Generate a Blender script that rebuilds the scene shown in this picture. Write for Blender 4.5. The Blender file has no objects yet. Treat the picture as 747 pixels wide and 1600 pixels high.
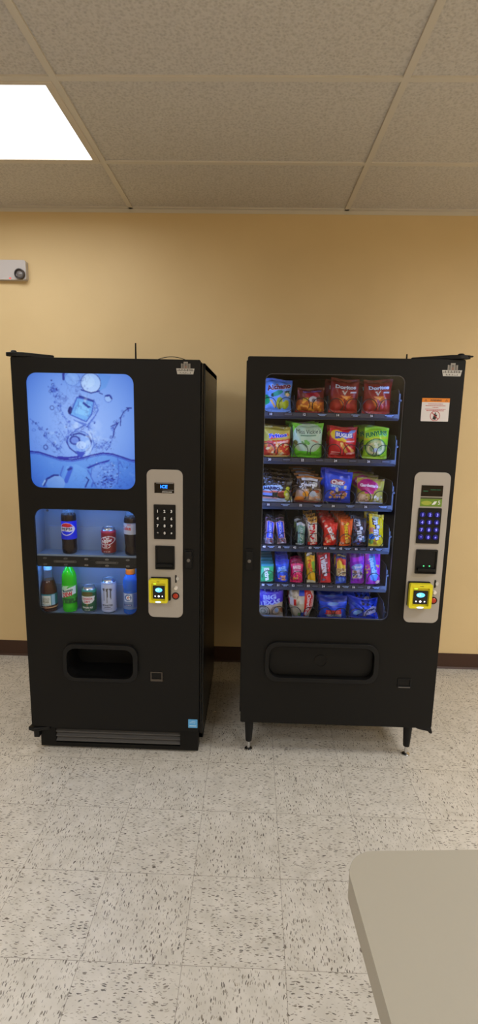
import bpy, math, random
import numpy as np
from mathutils import Vector, Matrix
from mathutils.geometry import tessellate_polygon

SC = bpy.context.scene
COL = SC.collection
PI = math.pi
R = math.radians
random.seed(7)

# ------------------------------------------------------------------ colours and materials
def lin(c):
    out = []
    for v in c[:3]:
        v = v / 255.0
        out.append(v / 12.92 if v <= 0.04045 else ((v + 0.055) / 1.055) ** 2.4)
    return tuple(out) + (1.0,)

MATS = {}
def mat(name, c=(128, 128, 128), rough=0.5, metal=0.0, spec=0.5, emit=None, strength=0.0, trans=0.0, ior=1.45,
        coat=0.0, bump=None, alpha=None):
    if name in MATS:
        return MATS[name]
    m = bpy.data.materials.new(name); m.use_nodes = True
    nt = m.node_tree; b = nt.nodes['Principled BSDF']
    b.inputs['Base Color'].default_value = lin(c)
    b.inputs['Roughness'].default_value = rough
    b.inputs['Metallic'].default_value = metal
    b.inputs['Specular IOR Level'].default_value = spec
    b.inputs['IOR'].default_value = ior
    b.inputs['Transmission Weight'].default_value = trans
    b.inputs['Coat Weight'].default_value = coat
    if emit:
        b.inputs['Emission Color'].default_value = lin(emit)
        b.inputs['Emission Strength'].default_value = strength
    if bump:
        tc = nt.nodes.new('ShaderNodeTexCoord')
        nz = nt.nodes.new('ShaderNodeTexNoise'); nz.inputs['Scale'].default_value = bump[0]
        nz.inputs['Detail'].default_value = 4
        bp = nt.nodes.new('ShaderNodeBump'); bp.inputs['Strength'].default_value = bump[1]
        bp.inputs['Distance'].default_value = bump[2] if len(bump) > 2 else 0.002
        nt.links.new(tc.outputs['Object'], nz.inputs['Vector'])
        nt.links.new(nz.outputs['Fac'], bp.inputs['Height'])
        nt.links.new(bp.outputs['Normal'], b.inputs['Normal'])
    MATS[name] = m
    return m

def attr_mat(name, rough, spec=0.5, emit=0.0, bump=None, coat=0.0):
    """a material whose colour is the printed artwork stored on the mesh"""
    if name in MATS:
        return MATS[name]
    m = mat(name, (255, 255, 255), rough, spec=spec, coat=coat, bump=bump)
    nt = m.node_tree; b = nt.nodes['Principled BSDF']
    a = nt.nodes.new('ShaderNodeAttribute'); a.attribute_name = 'Print'
    if emit:
        b.inputs['Base Color'].default_value = (0.01, 0.01, 0.01, 1)
        nt.links.new(a.outputs['Color'], b.inputs['Emission Color'])
        b.inputs['Emission Strength'].default_value = emit
    else:
        nt.links.new(a.outputs['Color'], b.inputs['Base Color'])
    return m

def pane_mat(name, tint=(1, 1, 1), refl=1.0):
    m = bpy.data.materials.new(name); m.use_nodes = True
    nt = m.node_tree; nt.nodes.clear()
    o = nt.nodes.new('ShaderNodeOutputMaterial')
    mix = nt.nodes.new('ShaderNodeMixShader')
    t = nt.nodes.new('ShaderNodeBsdfTransparent'); t.inputs['Color'].default_value = (*tint, 1)
    g = nt.nodes.new('ShaderNodeBsdfGlossy'); g.inputs['Roughness'].default_value = 0.02
    f = nt.nodes.new('ShaderNodeFresnel'); f.inputs['IOR'].default_value = 1.4
    mu = nt.nodes.new('ShaderNodeMath'); mu.operation = 'MULTIPLY'; mu.inputs[1].default_value = refl
    nt.links.new(f.outputs['Fac'], mu.inputs[0])
    nt.links.new(mu.outputs[0], mix.inputs['Fac'])
    nt.links.new(t.outputs[0], mix.inputs[1]); nt.links.new(g.outputs[0], mix.inputs[2])
    nt.links.new(mix.outputs[0], o.inputs['Surface'])
    MATS[name] = m
    return m

# ------------------------------------------------------------------ mesh builder
def rrect(x0, x1, z0, z1, r, n=7):
    pts = []
    for cx, cz, a0 in ((x1 - r, z0 + r, -90), (x1 - r, z1 - r, 0), (x0 + r, z1 - r, 90), (x0 + r, z0 + r, 180)):
        for i in range(n + 1):
            a = R(a0 + 90 * i / n)
            pts.append((cx + r * math.cos(a), cz + r * math.sin(a)))
    return pts

def ellipse(cx, cz, rx, rz, n=28):
    return [(cx + rx * math.cos(2 * PI * i / n), cz + rz * math.sin(2 * PI * i / n)) for i in range(n)]

TEXTS = {}
def text_geo(s, bold=0.0):
    k = (s, bold)
    if k in TEXTS:
        return TEXTS[k]
    cu = bpy.data.curves.new('lettering', 'FONT')
    cu.body = s; cu.size = 1.0; cu.offset = bold; cu.resolution_u = 2
    ob = bpy.data.objects.new('lettering', cu)
    me = bpy.data.meshes.new_from_object(ob)
    v = np.array([(p.co.x, p.co.y) for p in me.vertices]) if len(me.vertices) else np.zeros((0, 2))
    f = [tuple(p.vertices) for p in me.polygons]
    out = []
    for q in f:
        a = v[list(q)]
        area = np.sum(a[:, 0] * np.roll(a[:, 1], -1) - np.roll(a[:, 0], -1) * a[:, 1])
        out.append(q if area > 0 else q[::-1])
    if len(v):
        mn, mx = v.min(0), v.max(0)
        v = v - (mn + mx) / 2
        w, h = mx - mn
    else:
        w = h = 1
    bpy.data.objects.remove(ob); bpy.data.curves.remove(cu); bpy.data.meshes.remove(me)
    TEXTS[k] = (v, out, w, h)
    return TEXTS[k]

class MB:
    def __init__(self):
        self.v = []; self.f = []; self.m = []; self.c = []; self.sm = []
    def add(self, verts, faces, m=0, col=None, smooth=False):
        o = len(self.v)
        self.v += [tuple(p) for p in verts]
        if col is None:
            self.c += [(1, 1, 1, 1)] * len(verts)
        elif len(col) and not hasattr(col[0], '__len__'):
            self.c += [tuple(col)] * len(verts)
        else:
            self.c += [tuple(q) for q in col]
        for q in faces:
            self.f.append(tuple(i + o for i in q)); self.m.append(m); self.sm.append(smooth)
        return self
    def box(self, x0, x1, y0, y1, z0, z1, m=0, col=None):
        p = [(x, y, z) for z in (z0, z1) for y in (y0, y1) for x in (x0, x1)]
        f = [(0, 2, 3, 1), (4, 5, 7, 6), (0, 1, 5, 4), (2, 6, 7, 3), (0, 4, 6, 2), (1, 3, 7, 5)]
        return self.add(p, f, m, col)
    def prism(self, loop, holes, y0, y1, m=0, plane='xz', col=None):
        """a plate with holes: loop and holes in x,z ; from y0 (front) to y1 (back)"""
        loops = [loop] + list(holes)
        flat = [p for l in loops for p in l]
        tris = tessellate_polygon([[Vector((p[0], p[1], 0)) for p in l] for l in loops])
        def P(p, y):
            return (p[0], y, p[1]) if plane == 'xz' else (p[0], p[1], y)
        n = len(flat)
        vs = [P(p, y0) for p in flat] + [P(p, y1) for p in flat]
        fs = []
        for t in tris:
            a, b, c = (flat[i] for i in t)
            if (b[0] - a[0]) * (c[1] - a[1]) - (b[1] - a[1]) * (c[0] - a[0]) < 0:
                t = (t[0], t[2], t[1])
            if plane == 'xz':
                fs.append(tuple(t)); fs.append((t[0] + n, t[2] + n, t[1] + n))
            else:
                fs.append((t[0], t[2], t[1])); fs.append((t[0] + n, t[1] + n, t[2] + n))
        o = 0
        for k, l in enumerate(loops):
            ar = sum(l[i][0] * l[(i + 1) % len(l)][1] - l[(i + 1) % len(l)][0] * l[i][1] for i in range(len(l)))
            ccw = ar > 0
            flip = (ccw == (k == 0))
            if plane != 'xz':
                flip = not flip
            for i in range(len(l)):
                a, b = o + i, o + (i + 1) % len(l)
                fs.append((b, a, a + n, b + n) if flip else (a, b, b + n, a + n))
            o += len(l)
        return self.add(vs, fs, m, col)
    def flat(self, loop, y, m=0, col=None):
        tris = tessellate_polygon([[Vector((p[0], p[1], 0)) for p in loop]])
        fs = []
        for t in tris:
            a, b, c = (loop[i] for i in t)
            if (b[0] - a[0]) * (c[1] - a[1]) - (b[1] - a[1]) * (c[0] - a[0]) < 0:
                t = (t[0], t[2], t[1])
            fs.append(tuple(t))
        return self.add([(p[0], y, p[1]) for p in loop], fs, m, col)
    def tube(self, pts, r, n=6, m=0, col=None, cap=True):
        pts = [Vector(p) for p in pts]; vs = []; fs = []
        up = Vector((0, 0, 1))
        for i, p in enumerate(pts):
            t = (pts[min(i + 1, len(pts) - 1)] - pts[max(i - 1, 0)]).normalized()
            a = t.cross(up)
            if a.length < 1e-3:
                a = t.cross(Vector((1, 0, 0)))
            a.normalize(); b = a.cross(t).normalized()
            rr = r[i] if hasattr(r, '__len__') else r
            for k in range(n):
                th = 2 * PI * k / n
                vs.append(p + a * rr * math.cos(th) + b * rr * math.sin(th))
        for i in range(len(pts) - 1):
            for k in range(n):
                fs.append((i * n + k, i * n + (k + 1) % n, (i + 1) * n + (k + 1) % n, (i + 1) * n + k))
        if cap:
            fs.append(tuple(range(n))[::-1]); fs.append(tuple((len(pts) - 1) * n + k for k in range(n)))
        return self.add(vs, fs, m, col, True)
    def lathe(self, prof, cx=0, cy=0, n=32, m=0, axis='z', col=None, mf=None, cf=None):
        """prof: (r, z) list ; axis z (upright) or y (facing the viewer, z then runs along y)"""
        vs = []; cs = []
        for r, z in prof:
            for k in range(n):
                th = 2 * PI * k / n
                if axis == 'z':
                    vs.append((cx + r * math.sin(th), cy - r * math.cos(th), z))
                else:
                    vs.append((cx + r * math.cos(th), z, cy + r * math.sin(th)))
                if cf:
                    t2 = th if th <= PI else th - 2 * PI
                    cs.append(cf(t2, z, r))
        o = len(self.v)
        for i in range(len(prof) - 1):
            fs = []
            for k in range(n):
                q = (i * n + k, i * n + (k + 1) % n, (i + 1) * n + (k + 1) % n, (i + 1) * n + k)
                fs.append(q)
            if i == 0:
                self.add(vs, [], 0, cs if cf else col)
            mm = mf((prof[i][1] + prof[i + 1][1]) / 2) if mf else m
            for q in fs:
                self.f.append(tuple(j + o for j in q)); self.m.append(mm); self.sm.append(True)
        a = tuple(o + k for k in range(n)); b = tuple(o + (len(prof) - 1) * n + k for k in range(n))
        self.f.append(a[::-1]); self.m.append(mf(prof[0][1]) if mf else m); self.sm.append(False)
        self.f.append(b); self.m.append(mf(prof[-1][1]) if mf else m); self.sm.append(False)
        return self
    def text(self, s, cx, cz, h, fn, m=0, col=None, rot=0.0, w=None, bold=0.0, ref=None):
        v, f, w0, h0 = text_geo(s, bold)
        if ref is not None:
            w0, h0 = text_geo(s, ref)[2:]
        if not len(v):
            return self
        sc = h / h0
        sx = sc if w is None else w / w0
        a = R(rot); ca, sa = math.cos(a), math.sin(a)
        out = []
        for x, z in v:
            x, z = x * sx, z * sc
            out.append(fn(cx + x * ca - z * sa, cz + x * sa + z * ca))
        return self.add(out, f, m, col)
    def build(self, name, mats, parent=None, bevel=0.0, seg=2, loc=(0, 0, 0), rot=(0, 0, 0), sharp=35, printed=False):
        me = bpy.data.meshes.new(name)
        me.from_pydata(self.v, [], self.f)
        for mm in (mats if isinstance(mats, (list, tuple)) else [mats]):
            me.materials.append(mm)
        me.polygons.foreach_set('material_index', self.m)
        me.polygons.foreach_set('use_smooth', self.sm)
        if printed:
            at = me.color_attributes.new('Print', 'FLOAT_COLOR', 'POINT')
            at.data.foreach_set('color', np.array(self.c, dtype=np.float32).ravel())
        me.update()
        if any(self.sm):
            me.set_sharp_from_angle(angle=R(sharp))
        ob = bpy.data.objects.new(name, me); COL.objects.link(ob)
        ob.parent = parent; ob.location = loc; ob.rotation_euler = rot
        if bevel:
            b = ob.modifiers.new('bevel', 'BEVEL'); b.width = bevel; b.segments = seg
            b.limit_method = 'ANGLE'; b.angle_limit = R(50); b.harden_normals = False
        return ob

def tag(o, label=None, cat=None, group=None, kind=None):
    if label: o['label'] = label
    if cat: o['category'] = cat
    if group: o['group'] = group
    if kind: o['kind'] = kind
    return o

def empty(name, loc, label, cat, group=None):
    o = bpy.data.objects.new(name, None); COL.objects.link(o)
    o.location = loc; o.empty_display_size = 0.1
    return tag(o, label, cat, group)

def copy_tree(o, parent=None):
    c = o.copy(); COL.objects.link(c); c.parent = parent
    for ch in [q for q in SC.objects if q.parent == o]:
        copy_tree(ch, c)
    return c

# common materials
M_black = mat('black_powder_coat', (17, 16, 14), 0.48, spec=0.25, bump=(900, 0.12, 0.0006))
M_black2 = mat('black_plastic', (17, 17, 17), 0.4, spec=0.3)
M_gasket = mat('black_rubber', (12, 12, 12), 0.6, spec=0.3)
M_side = mat('black_cabinet_paint', (20, 18, 16), 0.36, spec=0.4, bump=(700, 0.1, 0.0006))
M_inner = mat('dark_liner', (15, 15, 17), 0.55)
M_tray = mat('tray_steel', (60, 65, 82), 0.36, metal=0.35)
M_silver = mat('silver_panel', (170, 163, 154), 0.42, metal=0.1, bump=(400, 0.03, 0.0004))
M_steel = mat('bright_steel', (205, 205, 205), 0.22, metal=1.0)
M_dsteel = mat('dull_steel', (120, 116, 112), 0.4, metal=0.8)
M_wire = mat('spiral_wire', (40, 40, 44), 0.3, metal=0.7)
M_white = mat('white_print', (228, 228, 226), 0.5)
M_pale = mat('pale_print', (150, 165, 205), 0.5)
M_yellow = mat('yellow_plastic', (224, 212, 30), 0.38)
M_screen = mat('black_screen', (6, 6, 9), 0.12)
M_pane = pane_mat('clear_pane', (0.97, 0.97, 0.97), 0.4)
M_wrap = attr_mat('printed_wrapper', 0.27, 0.5, bump=(48, 0.42, 0.005))
M_print = attr_mat('printed_label', 0.4, 0.4)
M_can = attr_mat('printed_can', 0.28, 0.5, coat=0.2)

# ------------------------------------------------------------------ room
FX, FY, T = -0.7844, 1.8650, 0.3048
D, HC = 3.1897, 2.7403
CX, CY = -0.7265, 2.6435
XL, XR, YF = -3.75, 3.75, -4.3

def node_floor():
    m = bpy.data.materials.new('speckled_vinyl_tile'); m.use_nodes = True
    nt = m.node_tree; N = nt.nodes; L = nt.links
    b = N['Principled BSDF']
    def math_(op, a, c=None, d=None):
        n = N.new('ShaderNodeMath'); n.operation = op
        for i, q in enumerate((a, c, d)):
            if q is None: continue
            if isinstance(q, (int, float)): n.inputs[i].default_value = q
            else: L.new(q, n.inputs[i])
        return n.outputs[0]
    tc = N.new('ShaderNodeTexCoord'); sp = N.new('ShaderNodeSeparateXYZ')
    L.new(tc.outputs['Object'], sp.inputs[0])
    x = math_('DIVIDE', math_('SUBTRACT', sp.outputs[0], FX), T)
    y = math_('DIVIDE', math_('SUBTRACT', FY, sp.outputs[1]), T)
    ix, iy = math_('FLOOR', x), math_('FLOOR', y)
    fx, fy = math_('SUBTRACT', x, ix), math_('SUBTRACT', y, iy)
    par = math_('FLOORED_MODULO', math_('ADD', ix, iy), 2.0)       # 1 : flecks run along x
    inv = math_('SUBTRACT', 1.0, par)
    u = math_('ADD', math_('MULTIPLY', fx, par), math_('MULTIPLY', fy, inv))
    v = math_('ADD', math_('MULTIPLY', fy, par), math_('MULTIPLY', fx, inv))
    ou = math_('ADD', u, math_('MULTIPLY', ix, 13.37))
    ov = math_('ADD', v, math_('MULTIPLY', iy, 7.77))
    def comb(a, c):
        n = N.new('ShaderNodeCombineXYZ'); L.new(a, n.inputs[0]); L.new(c, n.inputs[1]); return n.outputs[0]
    base = comb(ou, ov)
    nz = N.new('ShaderNodeTexNoise'); nz.inputs['Scale'].default_value = 14; nz.inputs['Detail'].default_value = 2
    L.new(base, nz.inputs['Vector'])
    off = N.new('ShaderNodeVectorMath'); off.operation = 'MULTIPLY_ADD'
    L.new(nz.outputs['Color'], off.inputs[0]); off.inputs[1].default_value = (.05, .05, 0); L.new(base, off.inputs[2])
    def flecks(su, sv, thr0, thr1, sel, seed):
        mp = N.new('ShaderNodeMapping'); mp.inputs['Scale'].default_value = (su, sv, 1); mp.inputs['Location'].default_value = (seed, seed * .7, 0)
        L.new(off.outputs[0], mp.inputs['Vector'])
        vo = N.new('ShaderNodeTexVoronoi'); vo.voronoi_dimensions = '2D'; vo.inputs['Scale'].default_value = 1
        L.new(mp.outputs[0], vo.inputs['Vector'])
        sc = N.new('ShaderNodeSeparateColor'); L.new(vo.outputs['Color'], sc.inputs[0])
        thr = math_('ADD', math_('MULTIPLY', sc.outputs[0], thr1 - thr0), thr0)
        inside = math_('SUBTRACT', thr, vo.outputs['Distance'])
        s = N.new('ShaderNodeMapRange'); s.inputs['From Min'].default_value = 0; s.inputs['From Max'].default_value = 0.05
        L.new(inside, s.inputs['Value'])
        return math_('MULTIPLY', s.outputs[0], math_('LESS_THAN', sc.outputs[1], sel)), sc.outputs[2]
    f1, r1 = flecks(14, 54, 0.09, 0.35, 0.44, 3.1)
    f2, r2 = flecks(17, 62, 0.08, 0.32, 0.52, 9.4)
    f3, r3 = flecks(9, 30, 0.08, 0.24, 0.15, 5.7)
    # mottled ground
    n2 = N.new('ShaderNodeTexNoise'); n2.inputs['Scale'].default_value = 5; n2.inputs['Detail'].default_value = 5
    L.new(base, n2.inputs['Vector'])
    cr = N.new('ShaderNodeValToRGB')
    cr.color_ramp.elements[0].position = .3; cr.color_ramp.elements[0].color = lin((202, 196, 184))
    cr.color_ramp.elements[1].position = .7; cr.color_ramp.elements[1].color = lin((219, 213, 202))
    L.new(n2.outputs['Fac'], cr.inputs[0])
    cur = cr.outputs[0]
    def over(cur, fac, c):
        n = N.new('ShaderNodeMix'); n.data_type = 'RGBA'
        L.new(fac, n.inputs['Factor']); L.new(cur, n.inputs['A'])
        if isinstance(c, tuple): n.inputs['B'].default_value = lin(c)
        else: L.new(c, n.inputs['B'])
        return n.outputs['Result']
    def tone(r, a, c):
        q = N.new('ShaderNodeValToRGB'); q.color_ramp.elements[0].color = lin(a); q.color_ramp.elements[1].color = lin(c)
        L.new(r, q.inputs[0]); return q.outputs[0]
    cur = over(cur, math_('MULTIPLY', f2, 0.6), tone(r2, (104, 96, 82), (170, 160, 140)))
    cur = over(cur, math_('MULTIPLY', f1, 0.85), tone(r1, (46, 41, 34), (128, 118, 102)))
    cur = over(cur, math_('MULTIPLY', f3, 0.9), tone(r3, (48, 42, 38), (96, 82, 68)))
    # joints between the tiles
    def edge(f):
        return math_('MINIMUM', f, math_('SUBTRACT', 1.0, f))
    j = math_('LESS_THAN', math_('MINIMUM', edge(fx), edge(fy)), 0.0034)
    cur = over(cur, math_('MULTIPLY', j, 0.55), (120, 110, 96))
    L.new(cur, b.inputs['Base Color'])
    b.inputs['Roughness'].default_value = 0.33; b.inputs['Specular IOR Level'].default_value = 0.45
    nw = N.new('ShaderNodeTexNoise'); nw.inputs['Scale'].default_value = 9
    bp = N.new('ShaderNodeBump'); bp.inputs['Strength'].default_value = 0.12; bp.inputs['Distance'].default_value = 0.004
    L.new(tc.outputs['Object'], nw.inputs['Vector']); L.new(nw.outputs['Fac'], bp.inputs['Height']); L.new(bp.outputs[0], b.inputs['Normal'])
    return m

def node_ceiling():
    m = bpy.data.materials.new('fissured_ceiling_tile'); m.use_nodes = True
    nt = m.node_tree; N = nt.nodes; L = nt.links; b = N['Principled BSDF']
    tc = N.new('ShaderNodeTexCoord')
    n1 = N.new('ShaderNodeTexNoise'); n1.inputs['Scale'].default_value = 75; n1.inputs['Detail'].default_value = 6; n1.inputs['Roughness'].default_value = .65
    n2 = N.new('ShaderNodeTexVoronoi'); n2.inputs['Scale'].default_value = 95
    L.new(tc.outputs['Object'], n1.inputs['Vector']); L.new(tc.outputs['Object'], n2.inputs['Vector'])
    mx = N.new('ShaderNodeMath'); mx.operation = 'MULTIPLY_ADD'; L.new(n2.outputs['Distance'], mx.inputs[0]); mx.inputs[1].default_value = .5; L.new(n1.outputs['Fac'], mx.inputs[2])
    cr = N.new('ShaderNodeValToRGB')
    cr.color_ramp.elements[0].position = .35; cr.color_ramp.elements[0].color = lin((186, 181, 173))
    cr.color_ramp.elements[1].position = .85; cr.color_ramp.elements[1].color = lin((217, 212, 205))
    L.new(mx.outputs[0], cr.inputs[0]); L.new(cr.outputs[0], b.inputs['Base Color'])
    b.inputs['Roughness'].default_value = .95; b.inputs['Specular IOR Level'].default_value = .1
    bp = N.new('ShaderNodeBump'); bp.inputs['Strength'].default_value = .55; bp.inputs['Distance'].default_value = .006
    L.new(mx.outputs[0], bp.inputs['Height']); L.new(bp.outputs[0], b.inputs['Normal'])
    return m

def node_wall():
    m = bpy.data.materials.new('tan_wall_paint'); m.use_nodes = True
    nt = m.node_tree; N = nt.nodes; L = nt.links; b = N['Principled BSDF']
    tc = N.new('ShaderNodeTexCoord')
    n1 = N.new('ShaderNodeTexNoise'); n1.inputs['Scale'].default_value = 45; n1.inputs['Detail'].default_value = 5
    n2 = N.new('ShaderNodeTexNoise'); n2.inputs['Scale'].default_value = 3
    L.new(tc.outputs['Object'], n1.inputs['Vector']); L.new(tc.outputs['Object'], n2.inputs['Vector'])
    cr = N.new('ShaderNodeValToRGB')
    cr.color_ramp.elements[0].position = .3; cr.color_ramp.elements[0].color = lin((221, 195, 146))
    cr.color_ramp.elements[1].position = .7; cr.color_ramp.elements[1].color = lin((226, 200, 151))
    L.new(n2.outputs['Fac'], cr.inputs[0]); L.new(cr.outputs[0], b.inputs['Base Color'])
    b.inputs['Roughness'].default_value = .55; b.inputs['Specular IOR Level'].default_value = .3
    bp = N.new('ShaderNodeBump'); bp.inputs['Strength'].default_value = .22; bp.inputs['Distance'].default_value = .002
    L.new(n1.outputs['Fac'], bp.inputs['Height']); L.new(bp.outputs[0], b.inputs['Normal'])
    return m

def struct(name, mb, m, **k):
    return tag(mb.build(name, m, **k), kind='structure')

M_floor, M_ceil, M_wall = node_floor(), node_ceiling(), node_wall()
M_base = mat('brown_vinyl_base', (66, 42, 30), 0.45)
M_grid = mat('ceiling_grid_paint', (216, 209, 196), 0.5)
struct('floor', MB().box(XL - .1, XR + .1, YF - .1, D + .1, -.1, 0), M_floor)
struct('ceiling', MB().box(XL - .1, XR + .1, YF - .1, D + .1, HC + .004, HC + .1), M_ceil)
struct('wall_back', MB().box(XL - .1, XR + .1, D, D + .1, 0, HC + .004), M_wall)
struct('wall_front', MB().box(XL - .1, XR + .1, YF - .1, YF, 0, HC + .004), M_wall)
struct('wall_left', MB().box(XL - .1, XL, YF, D, 0, HC + .004), M_wall)
struct('wall_right', MB().box(XR, XR + .1, YF, D, 0, HC + .004), M_wall)
bb = MB()
bb.add([(XL, D - .013, 0), (XR, D - .013, 0), (XR, D - .006, .012), (XL, D - .006, .012), (XL, D - .004, .103), (XR, D - .004, .103), (XR, D, .103), (XL, D, .103)],
       [(0, 1, 2, 3), (3, 2, 5, 4), (4, 5, 6, 7)])
struct('baseboard_back', bb, M_base)
struct('baseboard_left', MB().box(XL, XL + .006, YF, D, 0, .103), M_base)
struct('baseboard_right', MB().box(XR - .006, XR, YF, D, 0, .103), M_base)
struct('baseboard_front', MB().box(XL, XR, YF, YF + .006, 0, .103), M_base)
g = MB()
xs = [CX + 1.2192 * i for i in range(-3, 4)]
ys = [CY - .6096 * j for j in range(0, 12)]
for x in xs:
    if XL < x < XR: g.box(x - .0125, x + .0125, YF, D, HC - .003, HC + .004)
struct('trim_1', g, M_grid)
g = MB()
for y in ys:
    if y > YF: g.box(XL, XR, y - .0125, y + .0125, HC - .0025, HC + .004)
struct('trim_2', g, M_grid)
g = MB()
g.box(XL, XR, D - .022, D, HC - .003, HC + .004); g.box(XL, XR, D - .002, D, HC - .022, HC)
struct('trim_3', g, M_grid)

# ceiling lamps: prismatic troffers lying in the grid
LAMP, SPREAD = 31.0, 173
M_diff = mat('lamp_diffuser', (235, 235, 235), 0.4, emit=(250, 252, 255), strength=2.5)
M_lampframe = mat('lamp_frame_paint', (214, 204, 188), 0.45)
def troffer(ix, j, label, power=1.0):
    x0 = CX + 1.2192 * ix + .0125; x1 = x0 + 1.2192 - .025
    y1 = CY - .6096 * j - .0125; y0 = y1 - .6096 + .025
    t = empty('ceiling_light', ((x0 + x1) / 2, (y0 + y1) / 2, HC), label, 'ceiling light', 'ceiling lights in the grid')
    hx, hy = (x1 - x0) / 2, (y1 - y0) / 2
    fr = MB().prism([(-hx, -hy), (hx, -hy), (hx, hy), (-hx, hy)],
                    [[(-hx + .03, -hy + .018), (hx - .03, -hy + .018), (hx - .03, hy - .018), (-hx + .03, hy - .018)]], -.006, .003, plane='xy')
    fr.build('frame', M_lampframe, t, bevel=.002)
    MB().box(-hx + .03, hx - .03, -hy + .018, hy - .018, -.0025, .0025).build('diffuser', M_diff, t)
    la = bpy.data.lights.new('fluorescent_tubes', 'AREA'); la.shape = 'RECTANGLE'; la.size = 2 * hx - .07; la.size_y = 2 * hy - .05
    la.energy = LAMP * power; la.spread = R(SPREAD); la.color = lin((250, 252, 255))[:3]
    lo = bpy.data.objects.new('fluorescent_tubes', la); COL.objects.link(lo); lo.parent = t; lo.location = (0, 0, -.004)
    return t
troffer(-1, 0, 'bright white rectangular ceiling light panel at upper left above the drink machine', .29)
troffer(2, 2, 'ceiling light panel to the right of the viewer, beyond the edge of the view', 1.45)
troffer(-1, 4, 'unseen ceiling light panel added for fill, overhead to the left of the viewer', .66)  # unseen lamps from here down, added to fill the room with light
troffer(2, 6, 'unseen ceiling light panel added for fill, behind the viewer to the right', 1.3)
troffer(-1, 8, 'unseen ceiling light panel added for fill, behind the viewer to the left')
troffer(2, 10, 'unseen ceiling light panel added for fill, at the rear of the room')

# emergency light on the wall
em = empty('emergency_light', (-1.545, D, 2.40), 'grey wall-mounted emergency light with round lamp, high on wall at left edge', 'emergency light')
M_emg = mat('grey_housing_plastic', (196, 190, 188), 0.4)
MB().prism(rrect(-.21, .21, -.055, .052, .012), [], -.034, 0).build('housing', M_emg, em, bevel=.008, seg=3)
for s in (-1, 1):
    lh = MB().lathe([(.0, -.002), (.024, -.002), (.030, -.012), (.030, -.026), (.028, -.03), (.024, -.03), (.022, -.022), (.006, -.016), (0.0005, -.014)][::-1], s * .176, -.026, 24, 0, 'y')
    o = lh.build('lamp_head', mat('dark_lamp_housing', (70, 64, 62), 0.3, metal=.4), em, loc=(0, -.022, 0))
    MB().lathe([(.0005, -.024), (.014, -.023), (.0215, -.018)], s * .176, -.026, 20, 0, 'y').build('lens', mat('smoky_lens', (120, 114, 112), 0.15), o)
MB().box(.11, .122, -.0355, -.033, -.05, -.045).build('status_light', mat('red_indicator', (230, 60, 40), 0.4, emit=(255, 60, 40), strength=.6), em)

# ------------------------------------------------------------------ printed artwork painter
def paint(layers, U, V, asp):
    """layers of print over 0..1 coordinates ; asp = width / height"""
    n = len(U)
    C = np.zeros((n, 3))
    for l in layers:
        k = l[0]
        if k == 'bg':
            C[:] = l[1]; continue
        c = np.array(l[-1], float)
        if k == 'rect':
            m = (U >= l[1]) & (V >= l[2]) & (U <= l[3]) & (V <= l[4])
        elif k == 'ell':
            _, cx, cz, rx, rz, rot, _c = l
            x = (U - cx) * asp; z = V - cz; a = R(rot)
            xr = x * math.cos(a) + z * math.sin(a); zr = -x * math.sin(a) + z * math.cos(a)
            m = (xr / (rx * asp)) ** 2 + (zr / rz) ** 2 <= 1
        elif k == 'ring':
            _, cx, cz, rx, rz, wd, _c = l
            d = np.sqrt(((U - cx) / rx) ** 2 + ((V - cz) / rz) ** 2)
            m = (d <= 1) & (d >= 1 - wd)
        elif k == 'band':
            _, za, zb, th, _c = l
            m = np.abs(V - (za + (zb - za) * U)) <= th / 2
        elif k == 'below':
            _, za, zb, _c = l
            m = V <= za + (zb - za) * U
        elif k == 'above':
            _, za, zb, _c = l
            m = V >= za + (zb - za) * U
        elif k == 'poly':
            pts = l[1]; m = np.zeros(n, bool)
            for i in range(len(pts)):
                x0, z0 = pts[i]; x1, z1 = pts[i - 1]
                cond = ((z0 > V) != (z1 > V))
                xi = (x1 - x0) * (V - z0) / ((z1 - z0) if z1 != z0 else 1e-9) + x0
                m ^= cond & (U < xi)
        elif k == 'line':
            pts, wd = l[1], l[2]; m = np.zeros(n, bool)
            for (x0, z0), (x1, z1) in zip(pts, pts[1:]):
                dx, dz = (x1 - x0) * asp, z1 - z0
                t = np.clip((((U - x0) * asp) * dx + (V - z0) * dz) / (dx * dx + dz * dz + 1e-12), 0, 1)
                dd = np.hypot((U - x0) * asp - t * dx, V - z0 - t * dz)
                m |= dd < wd
        elif k == 'blobs':
            _, x0, z0, x1, z1, cnt, size, seed, cols = l
            rg = random.Random(seed)
            for i in range(cnt):
                cx, cz = rg.uniform(x0, x1), rg.uniform(z0, z1)
                rx, rz = size * rg.uniform(.5, 1.2), size * rg.uniform(.5, 1.2); a = rg.uniform(0, PI)
                x = (U - cx) * asp; z = V - cz
                q = (((x * math.cos(a) + z * math.sin(a)) / rx) ** 2 + ((-x * math.sin(a) + z * math.cos(a)) / (rz * .6)) ** 2) <= 1
                C[q] = rg.choice(cols)
            continue
        C[m] = c
    s = C / 255.0
    s = np.where(s <= .04045, s / 12.92, ((s + .055) / 1.055) ** 2.4)
    return np.concatenate([s, np.ones((n, 1))], 1)

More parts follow.
